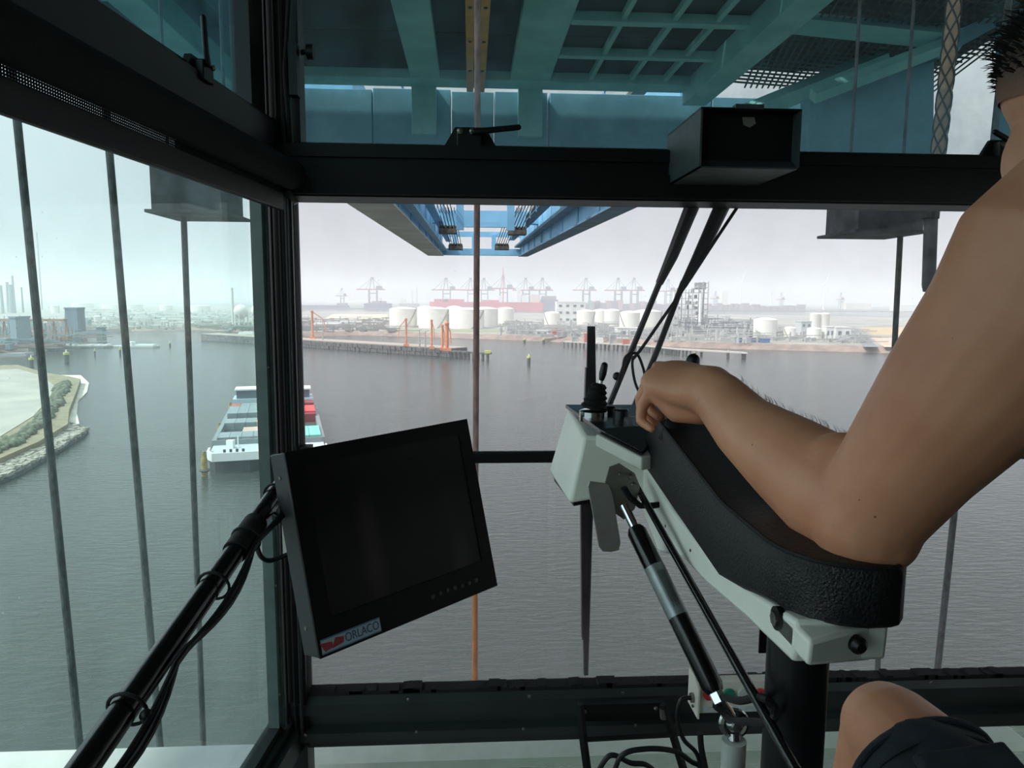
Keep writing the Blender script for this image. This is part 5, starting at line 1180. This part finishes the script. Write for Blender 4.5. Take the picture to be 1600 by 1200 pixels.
# ships of the far basin
def ship(px0, px1, yd, D, label, hullm, houses, name='cargo_ship', cat='ship'):
    c0, c1 = fx(px0, D), fx(px1, D); L = c1.x-c0.x; zd = aty((px0+px1)/2, yd, D).z
    t = thing(name, label, cat, (c0+c1)/2)
    w_ = min(34, L*.16)
    B().prism([V((c0.x+L*.05, D, 0)), V((c1.x-L*.02, D, 0)), V((c1.x, D+w_*.5, 0)), V((c1.x-L*.02, D+w_, 0)), V((c0.x+L*.05, D+w_, 0)), V((c0.x, D+w_*.5, 0))], (0, 0, zd)).build('hull', hullm, t, 0)
    for (f0, f1, h, m_) in houses:
        B().bb((c0.x+L*f0, D+2, zd), (c0.x+L*f1, D+w_-2, zd+h)).build('superstructure', m_, t, 0)
    return t
SHR = M('ship_red', (214, 48, 62), .5, 0, .1, .02); BLC = M('container_mix', (122, 120, 136), .7, 0, .3, .06, col2=(140, 112, 118))
ship(671, 851, 472, 2380, 'long red ship moored under the far cranes', SHR, [(.04, .30, 9, SHR), (.12, .16, 16, WHITE), (.38, .42, 16, WHITE), (.45, .6, 7, SHR), (.6, .63, 22, WHITE), (.76, .79, 48, WHITE), (.80, .84, 24, WHITE), (.88, .96, 26, M('ship_cream', (236, 214, 196), .6))])
ship(843, 872, 468, 2440, 'dark blue container ship astern of the red ship', M('ship_blue', (82, 84, 122), .6), [(.1, .9, 12, BLC)])
ship(568, 612, 474, 2480, 'hazy blue ship under the tall lone crane', M('ship_blue', (82, 84, 122)), [(.3, .8, 8, BLC), (.55, .62, 20, WHITE)])
ship(469, 545, 477, 2500, 'low hazy barge row by the corner post', M('ship_blue', (82, 84, 122)), [(.75, .95, 8, BLC)])
ship(622, 655, 474, 2450, 'white ship superstructure behind the first large tank', M('ship_grey', (190, 186, 180), .6), [(.1, .4, 14, WHITE), (.62, .72, 44, WHITE), (.85, .92, 60, WHITE)])
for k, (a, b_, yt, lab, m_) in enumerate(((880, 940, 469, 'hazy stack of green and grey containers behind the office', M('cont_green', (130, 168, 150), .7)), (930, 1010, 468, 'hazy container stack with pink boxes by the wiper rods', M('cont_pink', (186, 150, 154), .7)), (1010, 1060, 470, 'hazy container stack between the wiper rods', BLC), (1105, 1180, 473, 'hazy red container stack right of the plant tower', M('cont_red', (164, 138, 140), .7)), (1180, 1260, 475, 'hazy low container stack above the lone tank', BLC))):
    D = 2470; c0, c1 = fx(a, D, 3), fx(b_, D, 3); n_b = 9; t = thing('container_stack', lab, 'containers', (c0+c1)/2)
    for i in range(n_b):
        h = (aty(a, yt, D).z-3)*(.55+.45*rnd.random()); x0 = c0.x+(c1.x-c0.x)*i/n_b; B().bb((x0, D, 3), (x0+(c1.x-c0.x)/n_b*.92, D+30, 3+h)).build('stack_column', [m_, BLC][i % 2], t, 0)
block_at(1323, 1362, 474.5, 483.5, 60, 'warehouse', 'long cream warehouse on the horizon left of the dark rope', M('cream_far', (232, 222, 206), .7), zb=3); block_at(1406, 1450, 477.5, 486, 60, 'warehouse', 'long white warehouse on the horizon at the arm', OFFW, zb=3)
block_at(1128, 1137, 457, 480, 40, 'far_silo', 'hazy cream block on the horizon right of the plant tower', M('cream_far', (232, 222, 206)), zb=3); block_at(1242, 1248, 475, 482, 30, 'far_silo', 'small white block on the horizon above the silos', WHITE, zb=3)
# boats along the side shore
def boat(px0, px1, y, hpx, label, hull, cabins, beam=9):
    a, b = wat(px0, y), wat(px1, y); L = (b-a).length; d = (b-a).normalized(); nb = V((-d.y, d.x, 0)); s_ = (a-CAM).dot(FW)/F; h = hpx*s_
    t = thing('river_barge', label, 'barge', (a+b)/2)
    B().prism([a, a+d*L*.9, b+nb*beam*.5, a+d*L*.9+nb*beam, a+nb*beam], (0, 0, h)).build('hull', hull, t, 0)
    for f0, f1, hh, m_ in cabins:
        q = a+d*L*f0+nb*1.2+V((0, 0, h)); B().prism([q, q+d*L*(f1-f0), q+d*L*(f1-f0)+nb*(beam-2.4), q+nb*(beam-2.4)], (0, 0, hh*s_)).build('cabin', m_, t, 0)
boat(74, 172, 544, 3, 'long tank barge with white domes moored on the side shore', M('barge_grey', (150, 154, 154), .6), [(.02, .12, 3, WHITE)]+[(.2+.13*i, .29+.13*i, 2.5, WHITE) for i in range(6)])
boat(172, 246, 543, 2.5, 'white river barge with a wheelhouse between the ropes', M('barge_pale', (206, 208, 204), .6), [(.3, .45, 6, WHITE), (.5, .9, 2, OFFW)])
boat(368, 455, 527, 5, 'pale moored vessel half hidden by the window jamb', M('barge_pale', (206, 208, 204)), [(.05, .3, 3, WHITE), (.6, .8, 5, WHITE)])
boat(44, 92, 548, 4, 'dark flat barge beside the near quay', M('barge_dark', (110, 122, 128), .6), [(.1, .4, 3, WHITE)])
q0, q1 = wat(-120, 564), wat(40, 557); tag(B().prism([q0, q1, q1+V((0, 8, 0)), q0+V((0, 8, 0))], (0, 0, 2.2)).build('floating_pontoon', M('barge_pale', (206, 208, 204)), None, 0), 'pale pontoon along the near quay left of the first rope', 'pontoon')

# ---------------------------------------------------------------- container barges below
ha = R(-14.1); bd = V((math.sin(ha), math.cos(ha), 0)); bs = V((bd.y, -bd.x, 0))
HULL = M('barge_hull', (40, 45, 47), .55, 0, .15, .3); CONG = M('container_grey', (138, 150, 150), .55, 0, .08, .4); COAM = M('hold_wall', (128, 138, 138), .6, 0, .1, .3)
o1 = wat(323, 742); 
def bq(o, a, b, z): return o+bs*a+bd*b+V((0, 0, z))
def barge(o, label, L, Wd):
    t = thing('container_barge', label, 'barge', bq(o, Wd/2, L/2, 0))
    bow = 6.0
    B().prism([bq(o, 0, bow, 0), bq(o, 1.5, 1.2, 0), bq(o, 3.2, 0, 0), bq(o, Wd-3.2, 0, 0), bq(o, Wd-1.5, 1.2, 0), bq(o, Wd, bow, 0), bq(o, Wd, L, 0), bq(o, 0, L, 0)], (0, 0, 3.0)).build('hull', HULL, t, 0)
    ring = [(-.1, bow), (-.1, 2.6), (1.1, -.3), (Wd-1.1, -.3), (Wd+.1, 2.6), (Wd+.1, bow)]
    bu_ = B()
    for i in range(5):
        (a0, b0), (a1, b1) = ring[i], ring[i+1]; c_ = bq(o, Wd/2, 9, 0)
        def inn(a, b): return a+(.35 if a < Wd/2 else -.35), b+.35
        (i0, j0), (i1, j1) = inn(a0, b0), inn(a1, b1)
        bu_.hexa([bq(o, a0, b0, 2.6), bq(o, a1, b1, 2.6), bq(o, i1, j1, 2.6), bq(o, i0, j0, 2.6), bq(o, a0, b0, 4.3), bq(o, a1, b1, 4.3), bq(o, i1, j1, 4.3), bq(o, i0, j0, 4.3)])
    bu_.build('bow_bulwark', WHITE, t, 0)
    B().prism([bq(o, .3, 6, 3.0), bq(o, 1.4, .4, 3.0), bq(o, Wd-1.4, .4, 3.0), bq(o, Wd-.3, 6, 3.0), bq(o, Wd-.3, 12, 3.0), bq(o, .3, 12, 3.0)], (0, 0, .5)).build('fore_deck', M('deck_pale', (196, 204, 204), .6), t, 0)
    for a in (3.2, 4.4, 5.6, 6.8): B().cyl(bq(o, a, 3.2, 3.5), bq(o, a, 3.2, 4.3), .28, 8).build('winch', M('winch_dark', (60, 64, 66), .6), t)
    B().cyl(bq(o, Wd/2, 5.5, 3.5), bq(o, Wd/2, 5.5, 6.5), .12, 6).build('bow_mast', WHITE, t); B().bb(bq(o, 4, 8.5, 3.4)-V((.7, .7, 0)), bq(o, 4, 8.5, 5.2)+V((.7, .7, 0))).build('deck_locker', WHITE, t, 0)
    for s0 in (0, Wd-.9): B().prism([bq(o, s0, 12, 3), bq(o, s0+.9, 12, 3), bq(o, s0+.9, L-16, 3), bq(o, s0, L-16, 3)], (0, 0, 1.6)).build('coaming', COAM, t, 0)
    B().prism([bq(o, .9, 12, 3), bq(o, Wd-.9, 12, 3), bq(o, Wd-.9, 12.5, 3), bq(o, .9, 12.5, 3)], (0, 0, 1.6)).build('coaming', COAM, t, 0)
    B().prism([bq(o, .9, 12.5, 3.0), bq(o, Wd-.9, 12.5, 3.0), bq(o, Wd-.9, L-16, 3.0), bq(o, .9, L-16, 3.0)], (0, 0, .06)).build('hold_floor', M('hold_dark', (62, 68, 68), .8), t, 0)
    for y0, y1, m0, z0, z1, m_ in ((L-14, L-5, .6, 3, 6.2, M('house_grey', (190, 206, 214), .5)), (L-13, L-7, 1.6, 6.2, 8.6, M('wheelhouse_glass', (96, 110, 118), .3)), (L-13.5, L-6.5, 1.2, 8.6, 9.0, WHITE)):
        B().prism([bq(o, m0, y0, z0), bq(o, Wd-m0, y0, z0), bq(o, Wd-m0, y1, z0), bq(o, m0, y1, z0)], (0, 0, z1-z0)).build('wheelhouse', m_, t, 0)
    B().cyl(bq(o, Wd*.72, L-10, 9), bq(o, Wd*.72, L-10, 13), .15, 6).build('mast', WHITE, t)
    return t
LB = 80
barge(o1, 'container barge with a white bow moored below the side window', LB, 11.4)
o2 = bq(o1, 12.0, -2, 0); barge(o2, 'container barge with red and teal boxes seen past the corner post', LB, 11.4)
def container_mesh(mat):
    b = B(); b.bb((-1.2, -6.05, 0), (1.2, 6.05, 2.6))
    for i in range(5): b.bb((-1.2+.48*i+.12, -6.11, .15), (-1.2+.48*i+.30, -6.05, 2.45))
    return b
protoC = {}
def container(o, a, b, z, mat, label, group):
    if mat.name not in protoC:
        ob = container_mesh(mat).build('shipping_container', mat, None, 0, V((0, 0, 0))); protoC[mat.name] = ob
    else: ob = protoC[mat.name].copy(); COL.objects.link(ob)
    ob.location = bq(o, a, b, z); ob.rotation_euler = (0, 0, -ha); tag(ob, label, 'container', group); return ob
PINKB = M('container_sand', (206, 176, 160), .6, 0, .06, .4); BRN = M('container_brown', (170, 108, 92), .6); TEA = M('container_teal', (70, 152, 138), .55); TEA2 = M('container_mint', (128, 206, 190), .55); LIT_RED = M('container_lit_red', (214, 78, 72), .55); MAR = M('container_maroon', (140, 52, 56), .55)
rows = ['first', 'second', 'third', 'fourth', 'fifth', 'sixth', 'seventh', 'eighth']
COLS = ['outermost column', 'second column', 'third column', 'inmost column']
def clabel(col, row, c_, who): return '%s container in the %s row, %s, of the %s' % (col, row, COLS[c_], who)
for r_, (b_, z, sl) in enumerate(((18.5, 2.0, .55), (36.5, 2.2, .55), (49.5, 3.0, 1.0), (58.6, 3.0, .5))):
    for c_ in range(4):
        m_ = PINKB if (r_ == 1 and c_ == 3) else BRN if (r_ == 3 and c_ == 0) else CONG
        ob = container(o1, 2.0+2.47*c_, b_, z, m_, clabel({PINKB: 'sand', BRN: 'brown', CONG: 'grey'}[m_], rows[r_], c_, 'white-bowed barge'), 'containers on the white-bowed barge'); ob.scale = (1, sl, 1)
tag(B().prism([bq(o1, 5.4, 25, 2.6), bq(o1, 10.3, 25, 2.6), bq(o1, 10.3, 31, 2.6), bq(o1, 5.4, 31, 2.6)], (0, 0, 1.4)).build('hatch_cover', PINKB, None, 0), 'beige hatch cover between container rows of the white-bowed barge', 'hatch cover')
tag(B().prism([bq(o1, 5.4, 12.8, 2.6), bq(o1, 10.3, 12.8, 2.6), bq(o1, 10.3, 15, 2.6), bq(o1, 5.4, 15, 2.6)], (0, 0, 1.4)).build('hatch_cover', PINKB, None, 0), 'beige hatch cover just behind the white bow of the barge', 'hatch cover')
for r_, (mm, b_, z, sl) in enumerate(((TEA2, 19, 2.4, 1.0), (TEA, 19, -.2, 1.0), (MAR, 48, 2.6, 1.0), (LIT_RED, 50, 3.0, .9), (MAR, 60, 3.4, .5))):  # red row, set slightly higher, paints the lit tops of the maroon boxes
    for c_ in range(4):
        ob = container(o2, 2.0+2.47*c_, b_, z, mm, clabel({TEA: 'teal', TEA2: 'mint', MAR: 'maroon', LIT_RED: 'red'}[mm], ['first upper', 'first lower', 'second lower', 'second upper', 'third'][r_], c_, 'barge past the corner post'), 'containers on the barge behind the corner post'); ob.scale = (1, sl, 1)
YLP = M('pile_yellow', (170, 146, 78), .7, 0, .3, .8)
for k, (px, py) in enumerate(((320, 744), (344, 692), (361, 655), (375, 630))):
    c = wat(px, py); t = thing('fender_pile', ['yellow fender pile at the white bow of the barge', 'yellow fender pile beside the first grey containers', 'yellow fender pile midway along the white-bowed barge', 'yellow fender pile near the wheelhouse of the white-bowed barge'][k], 'fender pile', c, 'yellow fender piles')
    B().cyl(c-V((0, 0, 1)), c+V((0, 0, 3.6)), .6, 12).build('pile', YLP, t); B().cyl(c+V((0, 0, 3.6)), c+V((0, 0, 5)), .55, 12, .3).build('cap', YLP, t); B().torus(c+V((0, 0, 1.2)), (0, 0, 1), .8, .25, 14, 6).build('fender_ring', DARK, t)

# ================================================================== HAZE over the harbour
hz = bpy.data.materials.new('haze'); hz.use_nodes = True; MATS['haze'] = hz
nn = hz.node_tree.nodes; nn.clear(); ho_ = nn.new('ShaderNodeOutputMaterial'); vsn = nn.new('ShaderNodeVolumeScatter')
vsn.inputs['Color'].default_value = (.97, .97, 1, 1); vsn.inputs['Density'].default_value = .00034; vsn.inputs['Anisotropy'].default_value = 0.0
hz.node_tree.links.new(vsn.outputs[0], ho_.inputs['Volume'])
hzo = B().bb((-4000, 62, -1), (4000, 6500, 160)).build('haze', hz, None, 0); tag(hzo, 'pale haze hanging over the harbour', 'haze', kind='stuff')
